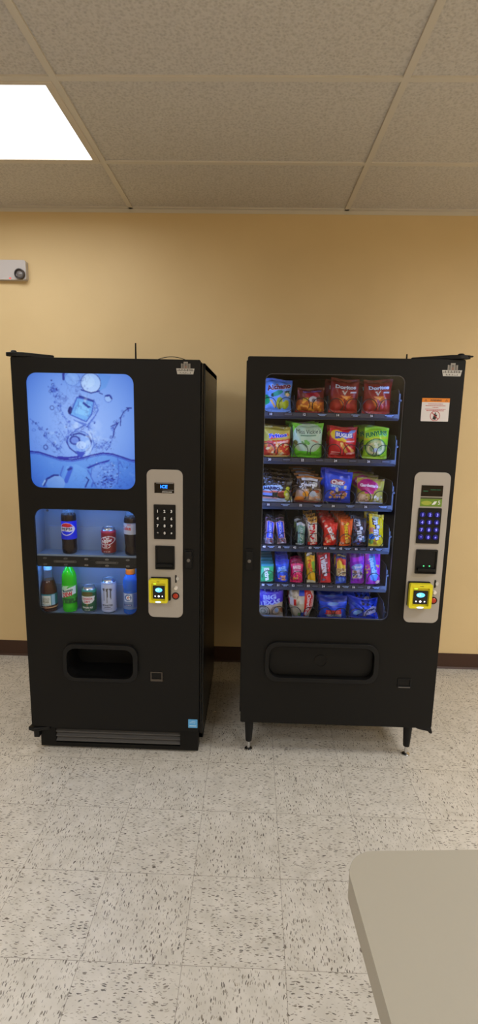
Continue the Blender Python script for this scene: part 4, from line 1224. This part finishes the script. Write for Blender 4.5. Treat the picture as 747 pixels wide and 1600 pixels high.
DOR = [('bg', (150, 32, 30)), ('above', .88, .90, (118, 22, 24)), ('below', .30, .26, (176, 40, 34)), ('poly', [(.34, .50), (.74, .52), (.62, .36)], (226, 128, 40)), ('poly', [(.26, .44), (.46, .42), (.50, .20), (.42, .22)], (216, 112, 36)), ('poly', [(.60, .44), (.84, .48), (.66, .26)], (206, 108, 40)), ('poly', [(.44, .47), (.64, .48), (.58, .40)], (244, 178, 84)), ('poly', [(.36, .66), (.44, .66), (.50, .60), (.60, .70), (.50, .54)], (214, 206, 196)), ('rect', .70, .60, .92, .64, (220, 216, 232)), ('below', .10, .06, (196, 60, 60))]
snack('tortilla_chip_bag', 'snack bag', 0, 'dark red tortilla chip bag, third from left on the top tray', 'dark red tortilla chip bag', .3880, .126, .146, .05, DOR,
      [('Doritos', .52, .76, .115, (226, 230, 246), dict(w=.74, bold=.05, out=(26, 32, 96)))], roll=2, behind=1, bdx=-.012)
snack('tortilla_chip_bag', 'snack bag', 0, 'dark red tortilla chip bag at the right end of the top tray', 'right hand dark red tortilla chip bag', .5330, .124, .146, .05, DOR,
      [('Doritos', .52, .76, .11, (216, 222, 246), dict(w=.74, bold=.05, out=(26, 32, 96)))], roll=1, behind=1, bdx=-.008, bdz=.002)
# --- second tray
snack('corn_chip_bag', 'snack bag', 1, 'yellow and red corn chip bag, leftmost on the second tray', 'yellow and red corn chip bag', .1030, .124, .134, .048,
      [('bg', (190, 172, 76)), ('above', .90, .88, (150, 132, 44)), ('below', .50, .62, (206, 60, 40)), ('poly', [(.20, .66), (.92, .80), (.96, .72), (.24, .56)], (212, 40, 40)), ('poly', [(.4, .48), (.95, .58), (.95, .50), (.4, .42)], (236, 180, 176)), ('blobs', .06, .06, .92, .46, 46, .075, 3, [(232, 170, 84), (240, 206, 150), (214, 96, 50), (226, 140, 60), (200, 44, 40)]), ('below', .06, .06, (190, 150, 70))],
      [('Fritos', .55, .715, .135, (40, 60, 206), dict(rot=8, w=.66, bold=.05, out=(226, 226, 240)))], roll=-1, behind=2, bdz=.003)
snack('chip_bag', 'snack bag', 1, 'lime green and white kettle chip bag, second from left on the second tray', 'lime green kettle chip bag', .2370, .136, .150, .05,
      [('bg', (120, 204, 62)), ('ell', .5, .58, .52, .44, 0, (168, 200, 170)), ('ell', .5, .55, .46, .36, 0, (178, 206, 180)), ('below', .22, .16, (96, 196, 40)), ('ell', .48, .46, .12, .055, -30, (98, 170, 76)), ('ell', .40, .40, .16, .03, -40, (60, 130, 60)), ('poly', [(.62, .52), (.80, .44), (.92, .44), (.70, .54)], (178, 120, 90)), ('rect', .24, .64, .78, .68, (130, 168, 140)), ('ell', .1, .44, .06, .07, 20, (120, 120, 60))],
      [('Miss Vickie\'s', .52, .775, .135, (34, 44, 40), dict(w=.82, bold=.0)), ('jalapeno', .52, .66, .04, (60, 110, 80), dict(w=.5))], roll=1, behind=2, bdx=-.010, bdz=.003)
snack('corn_snack_bag', 'snack bag', 1, 'bright red corn snack bag with blue lettering, third on the second tray', 'bright red corn snack bag', .3940, .124, .139, .05,
      [('bg', (204, 24, 40)), ('above', .93, .9, (160, 18, 30)), ('ell', .30, .72, .28, .16, -8, (232, 196, 30)), ('poly', [(.18, .84), (.82, .84), (.86, .66), (.2, .62)], (34, 66, 206)), ('ell', .82, .86, .14, .05, 10, (120, 150, 226)), ('ell', .5, .60, .12, .06, -30, (236, 204, 60)), ('poly', [(.42, .54), (.5, .48), (.7, .2), (.6, .18), (.40, .44)], (226, 170, 80)), ('poly', [(.55, .50), (.66, .44), (.95, .24), (.85, .20)], (236, 190, 110)), ('poly', [(.38, .5), (.50, .52), (.44, .36)], (246, 216, 140)), ('rect', .08, .17, .40, .20, (236, 190, 196)), ('rect', .06, .12, .36, .14, (226, 160, 170)), ('poly', [(.64, .18), (.96, .22), (.96, .16), (.66, .12)], (240, 180, 190)), ('rect', .6, .54, .92, .58, (230, 180, 190))],
      [('BUGLES', .52, .745, .13, (226, 230, 246), dict(rot=-1, w=.60, bold=.05))], roll=1, behind=1)
snack('onion_ring_bag', 'snack bag', 1, 'lime yellow onion ring snack bag at the right end of the second tray', 'lime yellow onion ring bag', .5400, .110, .139, .048,
      [('bg', (158, 214, 42)), ('above', .92, .94, (140, 200, 40)), ('band', .62, .68, .05, (206, 206, 40)), ('ell', .48, .36, .44, .28, 0, (36, 96, 50)), ('ell', .48, .36, .40, .25, 0, (150, 176, 110)), ('ring', .36, .34, .22, .18, .35, (214, 206, 150)), ('ring', .62, .36, .20, .2, .35, (206, 200, 140)), ('ring', .5, .46, .2, .12, .4, (190, 190, 120)), ('ell', .45, .28, .1, .06, 0, (190, 206, 220)), ('below', .06, .1, (178, 220, 60))],
      [('FUNYUNS', .48, .79, .15, (30, 120, 62), dict(rot=6, w=.86, bold=.05, out=(170, 214, 90)))], roll=1, behind=2, bdx=-.006, bdz=.003)
# --- third tray
snack('gummy_candy_bag', 'candy bag', 2, 'gummy candy bag with dark top and pale blue panel, leftmost on the third tray', 'dark topped gummy candy bag', .1110, .140, .112, .045,
      [('bg', (34, 26, 22)), ('blobs', .05, .72, .75, .92, 26, .03, 8, [(120, 130, 170), (70, 66, 70), (90, 96, 130)]), ('poly', [(.02, .62), (.60, .72), (.70, .60), (.62, .46), (.02, .44)], (166, 196, 236)), ('band', .40, .46, .08, (214, 120, 110)), ('rect', .02, .26, .34, .36, (120, 140, 206)), ('rect', .36, .22, .54, .40, (60, 70, 60)), ('below', .20, .14, (190, 206, 226)), ('rect', .02, .14, .5, .20, (226, 160, 150)), ('ell', .68, .32, .16, .12, 0, (120, 44, 24)), ('ell', .84, .38, .10, .18, 0, (186, 196, 36)), ('ell', .86, .58, .07, .08, 0, (196, 200, 50)), ('ell', .88, .16, .12, .12, 0, (206, 206, 110)), ('ell', .84, .34, .05, .06, 0, (226, 230, 170))],
      [('HARIBO', .32, .57, .12, (22, 34, 92), dict(rot=2, w=.54, bold=.05))], roll=0, behind=2, bdz=.01)
snack('marshmallow_snack_bag', 'snack bag', 2, 'brown and cream marshmallow snack bag, second from left on the third tray', 'brown and cream snack bag', .2560, .128, .118, .048,
      [('bg', (62, 44, 34)), ('above', .93, .93, (150, 96, 50)), ('rect', .16, .84, .84, .92, (206, 210, 222)), ('below', .52, .56, (190, 160, 140)), ('blobs', .1, .46, .75, .78, 30, .05, 5, [(206, 210, 222), (60, 60, 76), (170, 176, 196)]), ('ell', .72, .72, .12, .09, 10, (190, 196, 200)), ('ell', .36, .34, .12, .11, 0, (226, 150, 40)), ('ell', .18, .14, .18, .10, 0, (226, 140, 60)), ('ell', .74, .46, .16, .06, 0, (176, 84, 40)), ('ell', .62, .36, .14, .12, 0, (176, 190, 206)), ('ell', .52, .50, .06, .07, 0, (110, 84, 30)), ('blobs', .5, .08, .95, .3, 14, .06, 6, [(214, 170, 140), (190, 196, 210), (206, 150, 120)]), ('below', .08, .04, (110, 40, 40))],
      [('S\'mores', .44, .70, .14, (214, 218, 232), dict(rot=4, w=.62, bold=.05, out=(36, 34, 44)))], roll=0, behind=3, bdx=-.006, bdz=.005, taper=[(0, 1.08), (.35, .98), (.8, .80), (1, .95)])
snack('snack_mix_bag', 'snack bag', 2, 'royal blue snack mix bag, third from left on the third tray', 'royal blue snack mix bag', .3800, .126, .144, .05,
      [('bg', (36, 76, 226)), ('above', .88, .78, (24, 56, 190)), ('ell', .46, .64, .28, .10, 6, (150, 80, 110)), ('rect', .2, .48, .72, .57, (60, 120, 226)), ('blobs', .22, .14, .85, .34, 30, .065, 2, [(206, 150, 80), (170, 110, 60), (226, 180, 120), (92, 60, 44)]), ('ell', .46, .42, .06, .07, 20, (196, 190, 180)), ('ell', .76, .52, .06, .06, 0, (200, 190, 170)), ('ell', .7, .36, .08, .05, 0, (150, 70, 90)), ('below', .05, .05, (24, 50, 170))],
      [('Chex', .46, .65, .14, (222, 214, 226), dict(rot=4, w=.46, bold=.06, out=(166, 50, 70))), ('MIX', .42, .525, .08, (150, 196, 246), dict(w=.36, bold=.04))], roll=3, behind=1, bdx=-.004)
snack('snack_mix_bag', 'snack bag', 2, 'olive yellow snack mix bag with pink oval at the right end of the third tray', 'olive yellow snack mix bag', .5290, .124, .116, .048,
      [('bg', (186, 170, 70)), ('above', .95, .92, (140, 110, 60)), ('ell', .38, .70, .38, .24, 4, (200, 36, 128)), ('ell', .36, .70, .34, .20, 4, (180, 26, 110)), ('rect', .26, .40, .62, .50, (206, 46, 130)), ('poly', [(.0, .42), (.3, .36), (.5, .06), (.0, .08)], (206, 176, 140)), ('blobs', .04, .08, .55, .34, 20, .06, 4, [(226, 196, 160), (196, 150, 110), (150, 110, 80)]), ('blobs', .66, .08, .95, .34, 12, .06, 9, [(226, 214, 190), (170, 140, 110), (206, 186, 160)]), ('below', .06, .06, (170, 180, 200))],
      [('Gardetto\'s', .42, .72, .12, (236, 216, 230), dict(rot=2, w=.66, bold=.05))], roll=1, behind=2, bdx=-.004, bdz=.006)
# --- fourth tray : candy bars standing on end
SNK = [('bg', (70, 50, 62)), ('above', .90, .90, (30, 26, 32)), ('rect', .06, .22, .94, .88, (196, 150, 170)), ('rect', .16, .24, .84, .86, (52, 80, 224)), ('rect', 0, .0, 1, .22, (150, 140, 160)), ('blobs', 0, .02, 1, .2, 16, .05, 2, [(206, 206, 226), (110, 90, 110), (170, 90, 100)])]
snack('candy_bar', 'candy bar', 3, 'blue panelled chocolate bar at the left end of the fourth tray', 'leftmost blue panelled chocolate bar', .0830, .042, .118, .022, SNK,
      [('SNICKERS', .5, .56, .30, (190, 196, 246), dict(rot=92, w=1.55, bold=.03))], roll=2, behind=1, pitch=.07, bdx=-.003, bdz=.003)
snack('candy_bar', 'candy bar', 3, 'blue panelled chocolate bar leaning left, second on the fourth tray', 'leaning blue panelled chocolate bar', .1400, .042, .118, .022, SNK,
      [('SNICKERS', .5, .56, .30, (190, 196, 246), dict(rot=92, w=1.55, bold=.03))], roll=-7, behind=1, pitch=.07, bdx=-.004, bdz=.003)
snack('candy_bar', 'candy bar', 3, 'black and grey-green chocolate bar, third from left on the fourth tray', 'black and grey-green chocolate bar', .2240, .042, .112, .022,
      [('bg', (40, 40, 44)), ('rect', .18, .06, .96, .80, (120, 158, 150)), ('rect', .36, .1, .80, .76, (90, 140, 128)), ('rect', 0, .8, .6, .9, (180, 190, 206)), ('ell', .75, .84, .18, .05, 0, (206, 210, 226)), ('rect', 0, .55, .16, .8, (120, 140, 96)), ('below', .05, .05, (160, 176, 186))],
      [('MILKY WAY', .58, .43, .36, (206, 220, 214), dict(rot=90, w=1.5, bold=.02))], roll=1, behind=1, pitch=.07, bdx=-.006, bdz=.004)
snack('candy_bar', 'candy bar', 3, 'cream caramel cookie bar with red lettering and gold top, fourth tray', 'gold topped caramel cookie bar', .2810, .044, .128, .022,
      [('bg', (214, 204, 196)), ('above', .86, .78, (176, 126, 46)), ('band', .80, .74, .04, (60, 40, 20)), ('blobs', .1, .84, .9, .98, 8, .05, 3, [(90, 60, 24), (206, 160, 70)]), ('below', .12, .10, (196, 50, 46)), ('blobs', .2, .0, .8, .1, 6, .04, 3, [(226, 200, 196)])],
      [('TWIX', .5, .45, .62, (196, 30, 44), dict(rot=-86, w=1.75, bold=.06))], roll=-3, behind=2, pitch=.07, bdx=-.004, bdz=.003)
snack('candy_bar', 'candy bar', 3, 'red wafer bar pack with slanted white lettering, fourth tray', 'red wafer bar pack', .3610, .062, .110, .020,
      [('bg', (216, 40, 26)), ('above', .93, .93, (180, 26, 20)), ('poly', [(.18, .74), (.5, .80), (.92, .34), (.8, .18), (.5, .3)], (214, 60, 50)), ('ell', .16, .80, .10, .05, 0, (236, 190, 170)), ('ell', .36, .16, .14, .07, 0, (226, 190, 150)), ('ell', .20, .28, .12, .06, 0, (200, 120, 80)), ('blobs', .05, .05, .6, .3, 8, .05, 6, [(190, 90, 50), (236, 150, 110)])],
      [('KitKat', .58, .50, .34, (236, 230, 232), dict(rot=-62, w=.98, bold=.06))], roll=-1, behind=3, pitch=.07, bdx=-.004, bdz=.008)
snack('candy_bar', 'candy bar', 3, 'orange peanut butter cup pack with yellow lettering, fourth tray', 'orange peanut butter cup pack', .4290, .056, .124, .018,
      [('bg', (232, 98, 22)), ('above', .94, .94, (190, 76, 14)), ('rect', .08, .78, .28, .88, (236, 170, 130)), ('rect', .48, .06, .88, .28, (110, 62, 26)), ('ell', .68, .18, .2, .09, 0, (206, 150, 60)), ('blobs', .05, .04, .4, .12, 6, .05, 1, [(90, 60, 50), (220, 190, 170)])],
      [('Reese\'s', .56, .58, .42, (238, 206, 30), dict(rot=-84, w=1.4, bold=.05, out=(170, 60, 16)))], roll=1, behind=5, pitch=.042, bdx=-.0035, bdz=.0015)
MMS = ('m&m\'s', .52, .55, .5, (214, 222, 240), dict(rot=-84, w=1.45, bold=.06, out=(30, 40, 86)))
snack('chocolate_candy_bag', 'candy bag', 3, 'brown chocolate candy bag with pale blue lettering, seventh on the fourth tray', 'brown chocolate candy bag', .4950, .064, .132, .026,
      [('bg', (58, 44, 52)), ('above', .9, .86, (36, 34, 52)), ('rect', .1, .82, .5, .92, (120, 140, 190)), ('blobs', .04, .04, .96, .3, 20, .06, 3, [(60, 90, 206), (190, 40, 60), (120, 120, 150), (40, 34, 44), (90, 140, 190)]), ('blobs', .0, .3, .25, .8, 12, .06, 5, [(80, 90, 130), (100, 70, 90)])],
      [MMS], roll=-3, behind=1, pitch=.07, bdx=-.006, bdz=.003)
snack('chocolate_candy_bag', 'candy bag', 3, 'bright yellow peanut candy bag at the right end of the fourth tray', 'bright yellow peanut candy bag', .5690, .068, .148, .026,
      [('bg', (228, 200, 14)), ('above', .93, .93, (190, 164, 10)), ('rect', .22, .84, .66, .92, (176, 190, 150)), ('ell', .18, .52, .18, .08, 20, (214, 130, 110)), ('ell', .2, .30, .2, .1, 0, (40, 110, 210)), ('ell', .18, .14, .18, .08, 0, (110, 160, 60)), ('ell', .44, .10, .14, .06, 0, (190, 150, 60)), ('ell', .5, .22, .1, .05, 0, (170, 90, 40)), ('below', .05, .05, (206, 186, 60))],
      [MMS], roll=-2, behind=1, pitch=.07, bdx=-.012, bdz=.004)
# --- fifth tray
snack('gum_pack', 'chewing gum', 4, 'mint green chewing gum pack at the left end of the fifth tray', 'mint green chewing gum pack', .0770, .062, .088, .020,
      [('bg', (44, 176, 116)), ('above', .86, .86, (50, 140, 170)), ('poly', [(.1, .84), (.5, .8), (.3, .5), (.05, .4)], (90, 206, 160)), ('poly', [(.6, .4), (.95, .6), (.95, .2), (.7, .1)], (30, 140, 80)), ('below', .06, .06, (90, 196, 170))],
      [('Extra', .5, .44, .38, (226, 240, 240), dict(rot=-82, w=.98, bold=.05))], behind=4, pitch=.048, bdx=-.0015, bdz=.002, box=True)
snack('crispy_rice_bar', 'snack bar', 4, 'bright blue crispy rice treat wrapper, second on the fifth tray', 'bright blue crispy treat wrapper', .1460, .062, .104, .024,
      [('bg', (24, 80, 228)), ('above', .86, .84, (20, 50, 190)), ('rect', .14, .46, .8, .72, (60, 130, 240)), ('blobs', .22, .1, .75, .3, 18, .06, 2, [(226, 176, 130), (206, 150, 110), (150, 90, 60)]), ('below', .06, .06, (20, 50, 180))],
      [('RICE', .48, .68, .12, (140, 190, 250), dict(w=.5, bold=.04)), ('KRISPIES', .48, .54, .10, (130, 184, 250), dict(w=.72, bold=.04))], behind=2, pitch=.07, bdz=.004)
snack('cookie_bar', 'snack bar', 4, 'hot pink cookie bar wrapper, third on the fifth tray', 'hot pink cookie bar wrapper', .2140, .058, .100, .024,
      [('bg', (222, 24, 112)), ('above', .9, .88, (120, 24, 70)), ('rect', .14, .5, .86, .84, (206, 90, 150)), ('blobs', .2, .1, .8, .38, 18, .06, 7, [(206, 140, 80), (170, 100, 56), (120, 60, 40)]), ('ring', .5, .24, .48, .22, .06, (240, 130, 180))],
      [('BAKED', .5, .73, .14, (240, 214, 228), dict(w=.66, bold=.04)), ('bars', .5, .55, .10, (240, 214, 228), dict(w=.4, bold=.03))], behind=1, pitch=.07, bdz=.004)
snack('fruit_chew_pack', 'candy pack', 4, 'slim yellow and green fruit chew pack leaning left on the fifth tray', 'slim yellow fruit chew pack', .2830, .040, .146, .022,
      [('bg', (226, 182, 24)), ('above', .86, .90, (40, 34, 34)), ('ell', .3, .93, .4, .04, 10, (214, 210, 200)), ('ell', .6, .82, .3, .04, -20, (200, 150, 40)), ('poly', [(.6, .7), (1, .72), (1, .3), (.7, .4)], (110, 170, 40)), ('poly', [(.1, .64), (.45, .64), (.45, .48), (.1, .48)], (226, 120, 50)), ('rect', .05, .44, .9, .47, (110, 90, 20)), ('below', .10, .05, (206, 206, 190))],
      [('Fruit', .42, .56, .40, (206, 60, 40), dict(rot=-80, w=1.4, bold=.03))], roll=-4, behind=1, pitch=.07, bdx=-.004)
snack('licorice_pack', 'candy pack', 4, 'red licorice twist pack with tall pale lettering on the fifth tray', 'red licorice twist pack', .3460, .056, .148, .024,
      [('bg', (204, 30, 56)), ('above', .93, .95, (110, 30, 40)), ('rect', .2, .30, .8, .90, (150, 40, 60)), ('below', .2, .2, (216, 50, 60)), ('ell', .4, .10, .16, .04, 0, (150, 150, 206))],
      [('Twizzlers', .5, .56, .58, (206, 210, 236), dict(rot=-84, w=1.75, bold=.06))], roll=-4, behind=1, pitch=.07, bdx=-.004)
snack('nut_pack', 'snack pack', 4, 'slim nut pack in dark blue, red and yellow on the fifth tray', 'slim blue, red and yellow nut pack', .4200, .050, .148, .024,
      [('bg', (30, 48, 140)), ('above', .84, .84, (24, 34, 92)), ('rect', .06, .50, .94, .80, (206, 70, 40)), ('poly', [(.1, .48), (.9, .48), (.9, .6), (.3, .76), (.1, .7)], (226, 196, 50)), ('ell', .7, .68, .16, .07, 0, (196, 30, 40)), ('rect', .04, .26, .96, .48, (206, 190, 150)), ('blobs', .06, .26, .94, .48, 16, .05, 3, [(150, 110, 70), (226, 214, 190), (176, 140, 90)]), ('below', .24, .20, (36, 76, 210)), ('ell', .5, .12, .4, .08, 0, (90, 130, 226))],
      [('Planters', .5, .90, .05, (206, 190, 110), dict(w=.76, bold=.02))], roll=-2, behind=1, pitch=.07, bdx=-.004)
snack('snack_pack', 'snack pack', 4, 'purple snack pack with pale picture, seventh on the fifth tray', 'purple snack pack', .4940, .068, .152, .028,
      [('bg', (128, 30, 200)), ('above', .86, .84, (84, 20, 140)), ('rect', .14, .72, .86, .84, (170, 40, 226)), ('ell', .5, .54, .4, .10, 0, (120, 150, 226)), ('rect', .14, .18, .84, .44, (190, 170, 190)), ('blobs', .18, .2, .8, .42, 16, .05, 4, [(150, 120, 90), (206, 190, 150), (110, 130, 190), (90, 80, 100)]), ('below', .12, .16, (150, 40, 210))],
      [('Trail', .5, .54, .07, (226, 230, 246), dict(w=.5, bold=.03))], roll=-2, behind=1, pitch=.07, bdx=-.006)
snack('candy_pack', 'candy pack', 4, 'violet and blue candy pack at the right end of the fifth tray', 'violet and blue candy pack', .5660, .072, .152, .028,
      [('bg', (164, 40, 196)), ('above', .94, .94, (200, 120, 214)), ('poly', [(.25, .88), (.65, .88), (.75, .2), (.4, .2)], (70, 140, 220)), ('ell', .58, .26, .26, .16, 0, (90, 150, 240)), ('blobs', .02, .2, .3, .8, 10, .045, 5, [(226, 196, 60), (226, 80, 120), (110, 60, 200)]), ('blobs', .72, .5, .96, .9, 8, .045, 8, [(226, 190, 60), (226, 70, 60), (120, 40, 180)]), ('ell', .84, .06, .14, .06, 0, (236, 190, 170)), ('ell', .5, .9, .2, .04, 0, (90, 90, 220))],
      [('nerds', .52, .56, .34, (150, 206, 250), dict(rot=-80, w=1.1, bold=.05))], roll=-3, behind=1, pitch=.07, bdx=-.008)
# --- bottom tray
snack('pastry_pack', 'pastry', 5, 'violet blue wrapped cinnamon roll with big pale lettering, leftmost on the bottom tray', 'violet blue cinnamon roll pack', .0950, .126, .150, .05,
      [('bg', (66, 46, 206)), ('above', .88, .86, (44, 30, 120)), ('blobs', .1, .84, .9, .96, 12, .03, 3, [(120, 130, 180), (60, 50, 110)]), ('below', .40, .52, (190, 178, 160)), ('ell', .24, .22, .24, .2, 0, (206, 196, 176)), ('ring', .24, .22, .2, .16, .2, (160, 150, 140)), ('ring', .24, .22, .10, .08, .3, (130, 140, 120)), ('ell', .72, .24, .22, .2, 0, (196, 176, 150)), ('ring', .72, .24, .18, .16, .2, (150, 130, 110)), ('ell', .76, .26, .07, .09, 0, (150, 180, 226)), ('ell', .96, .24, .07, .10, 30, (176, 120, 80)), ('below', .08, .0, (130, 170, 220))],
      [('BIG', .48, .70, .15, (150, 170, 240), dict(rot=6, w=.5, bold=.05)), ('TEXAS', .48, .53, .15, (160, 178, 240), dict(rot=7, w=.82, bold=.05)), ('Cinnamon', .5, .83, .06, (110, 110, 220), dict(w=.6))], roll=0, behind=1)
snack('pastry_pack', 'pastry', 5, 'rounded red and cream wrapped pastry with sideways script, bottom tray', 'rounded red and cream pastry pack', .2420, .124, .154, .06,
      [('bg', (186, 176, 154)), ('blobs', .04, .3, .5, .98, 26, .09, 5, [(200, 190, 166), (160, 150, 126), (150, 140, 120), (206, 198, 180)]), ('rect', .02, .42, .30, .66, (206, 196, 196)), ('rect', .18, .42, .28, .64, (200, 40, 36)), ('rect', .0, .42, .04, .64, (176, 30, 50)), ('rect', .40, .74, .64, 1, (40, 80, 216)), ('rect', .42, .48, .58, .72, (196, 196, 190)), ('poly', [(.62, 1), (.84, 1), (.98, .7), (.98, .34), (.76, 0), (.58, .0), (.62, .4)], (206, 40, 36)), ('line', [(.84, 1), (.96, .7), (.96, .34), (.74, 0)], .018, (226, 200, 196)), ('ell', .42, .14, .10, .06, 20, (110, 150, 70)), ('rect', .50, .06, .66, .22, (50, 90, 210)), ('ell', .74, .17, .06, .08, 0, (200, 200, 226)), ('below', .05, .05, (140, 160, 190))],
      [('Cloverhill', .78, .52, .16, (226, 206, 220), dict(rot=-92, w=.62, bold=.04)), ('danish', .90, .50, .06, (226, 190, 196), dict(rot=-92, w=.3))], roll=0, behind=1, taper=[(0, .60), (.18, .78), (.38, .98), (.68, 1.0), (.86, .92), (1, .78)], crimp=.03)
snack('cookie_pack', 'cookie pack', 5, 'blue snack cake pack with red and white lettering, third on the bottom tray', 'blue snack cake pack', .3900, .134, .108, .05,
      [('bg', (28, 78, 230)), ('above', .80, .78, (22, 46, 150)), ('band', .62, .60, .03, (18, 50, 190)), ('ell', .48, .72, .2, .07, 0, (90, 140, 220)), ('rect', .28, .08, .80, .28, (170, 176, 190)), ('poly', [(.24, .44), (.78, .46), (.82, .26), (.22, .24)], (206, 60, 60)), ('below', .05, .05, (20, 60, 200))],
      [('SWISS', .52, .35, .13, (232, 110, 96), dict(w=.46, bold=.06)), ('rolls', .53, .17, .10, (214, 218, 226), dict(w=.4, bold=.05))], roll=1, behind=3, pitch=.085, bdx=-.003, bdz=.006)
BLU = [('bg', (30, 66, 214)), ('blobs', 0, .1, 1, .95, 34, .10, 6, [(24, 36, 110), (50, 96, 236), (18, 24, 60), (70, 110, 230), (30, 60, 180)]), ('poly', [(.5, .10), (.92, .30), (.98, .55), (.8, .6), (.52, .3)], (190, 186, 210)), ('blobs', .55, .2, .95, .55, 10, .05, 4, [(60, 40, 60), (220, 190, 210), (120, 100, 130)]), ('ell', .3, .25, .14, .1, 20, (130, 180, 236))]
o = snack('cookie_bag', 'cookie pack', 5, 'crumpled blue cookie bag slumped at the right end of the bottom tray', 'x', .5340, .150, .098, .055, BLU, [('Oreo', .74, .40, .12, (60, 50, 110), dict(rot=24, w=.28, bold=.04))], roll=3, lean=-24, wr=2.2, crimp=.05)
for i, (dx_, dy_, dz_, rl, le, lb) in enumerate([(-.004, .085, .010, -4, -30, 'crumpled blue cookie bag lying just behind the slumped front one'), (.006, .170, .022, 6, -34, 'crumpled blue cookie bag, rearmost of the slumped pile on the bottom tray')]):
    c = o.copy(); COL.objects.link(c)
    c.location = (o.location.x + dx_, o.location.y + dy_, o.location.z + dz_); c.rotation_euler = (R(le), R(rl), R(6 - 11 * i))
    c['label'] = lb

# ------------------------------------------------------------------ folding table in the foreground
tb = empty('folding_table', (.6908, .4489, 0), 'pale grey-beige plastic folding table with rounded corner in right foreground', 'table')
M_table = mat('table_plastic', (170, 163, 147), 0.45, bump=(260, 0.15, 0.0008))
x0, x1, y1, y0 = .197, 1.03, .905, -.925
top = MB()
def rl(x0, x1, y0, y1, r): return [tuple(p) for p in rrect(x0, x1, y0, y1, r, 10)]
lp = rl(x0 - .66, x1 - .66, y0 - .42, y1 - .42, .062)
top.prism(lp, [], .718, .742, plane='xy')
top.prism(lp, [rl(x0 - .66 + .018, x1 - .66 - .018, y0 - .42 + .018, y1 - .42 - .018, .046)], .688, .72, plane='xy')
top.build('tabletop', M_table, tb, bevel=.005, seg=3)
fm = MB()
for x in (x0 - .66 + .08, x1 - .66 - .08):
    fm.tube([(x, y0 - .42 + .2, .705), (x, y1 - .42 - .2, .705)], .012, 8)
fm.build('rail', mat('grey_tube', (90, 88, 86), .4, metal=.5), tb)
for y in (y0 - .42 + .25, y1 - .42 - .25):
    for x in (x0 - .66 + .12, x1 - .66 - .12):
        MB().tube([(x, y, .705), (x, y, .015)], .014, 10).build('leg', mat('grey_tube', (90, 88, 86), .4, metal=.5), tb)
        MB().lathe([(.017, 0), (.017, .02), (.014, .022)], x, y, 12).build('foot_cap', M_gasket, tb)
    MB().tube([(x0 - .66 + .12, y, .30), (x1 - .66 - .12, y, .30)], .011, 8).build('crossbar', mat('grey_tube', (90, 88, 86), .4, metal=.5), tb)
tb.rotation_euler = (0, 0, R(3.7))

# scrap on the floor between the machines
pts = []
sc_ = MB()
for i in range(9):
    a = -.3 + i * .42
    pts.append((.012 * math.cos(a), .009 * math.sin(a), .003 + .002 * math.sin(i * 1.7)))
sc_.tube(pts, [.0015, .0025, .003, .0028, .0025, .003, .0028, .0022, .0012], 6)
o = sc_.build('litter_scrap', mat('pale_scrap', (196, 184, 168), .6), None, loc=(-.175, 2.578, .001))
tag(o, 'small curled pale scrap of litter on floor between the two machines', 'litter')

# ------------------------------------------------------------------ camera, world, colour
cam = bpy.data.cameras.new('camera'); co = bpy.data.objects.new('camera', cam); COL.objects.link(co)
F, PIT, ROLL, YAW, H = 810.715, -.182973, .018974, -.025338, 1.594119
fw = Vector((math.sin(YAW) * math.cos(PIT), math.cos(YAW) * math.cos(PIT), math.sin(PIT)))
rt = Vector((math.cos(YAW), -math.sin(YAW), 0)); up = rt.cross(fw)
r2 = math.cos(ROLL) * rt + math.sin(ROLL) * up; u2 = -math.sin(ROLL) * rt + math.cos(ROLL) * up
co.matrix_world = Matrix(((r2.x, u2.x, -fw.x, 0), (r2.y, u2.y, -fw.y, 0), (r2.z, u2.z, -fw.z, H), (0, 0, 0, 1)))
cam.sensor_fit = 'VERTICAL'; cam.sensor_height = 36; cam.sensor_width = 36
cam.lens = F * 36 / 1600; cam.clip_start = .02
SC.camera = co
wd = bpy.data.worlds.new('world'); SC.world = wd; wd.use_nodes = True
wd.node_tree.nodes['Background'].inputs[0].default_value = (.05, .05, .05, 1)
SC.view_settings.view_transform = 'Standard'; SC.view_settings.look = 'None'
SC.view_settings.gamma = 1; SC.view_settings.use_curve_mapping = False
SC.view_settings.exposure = 0.0
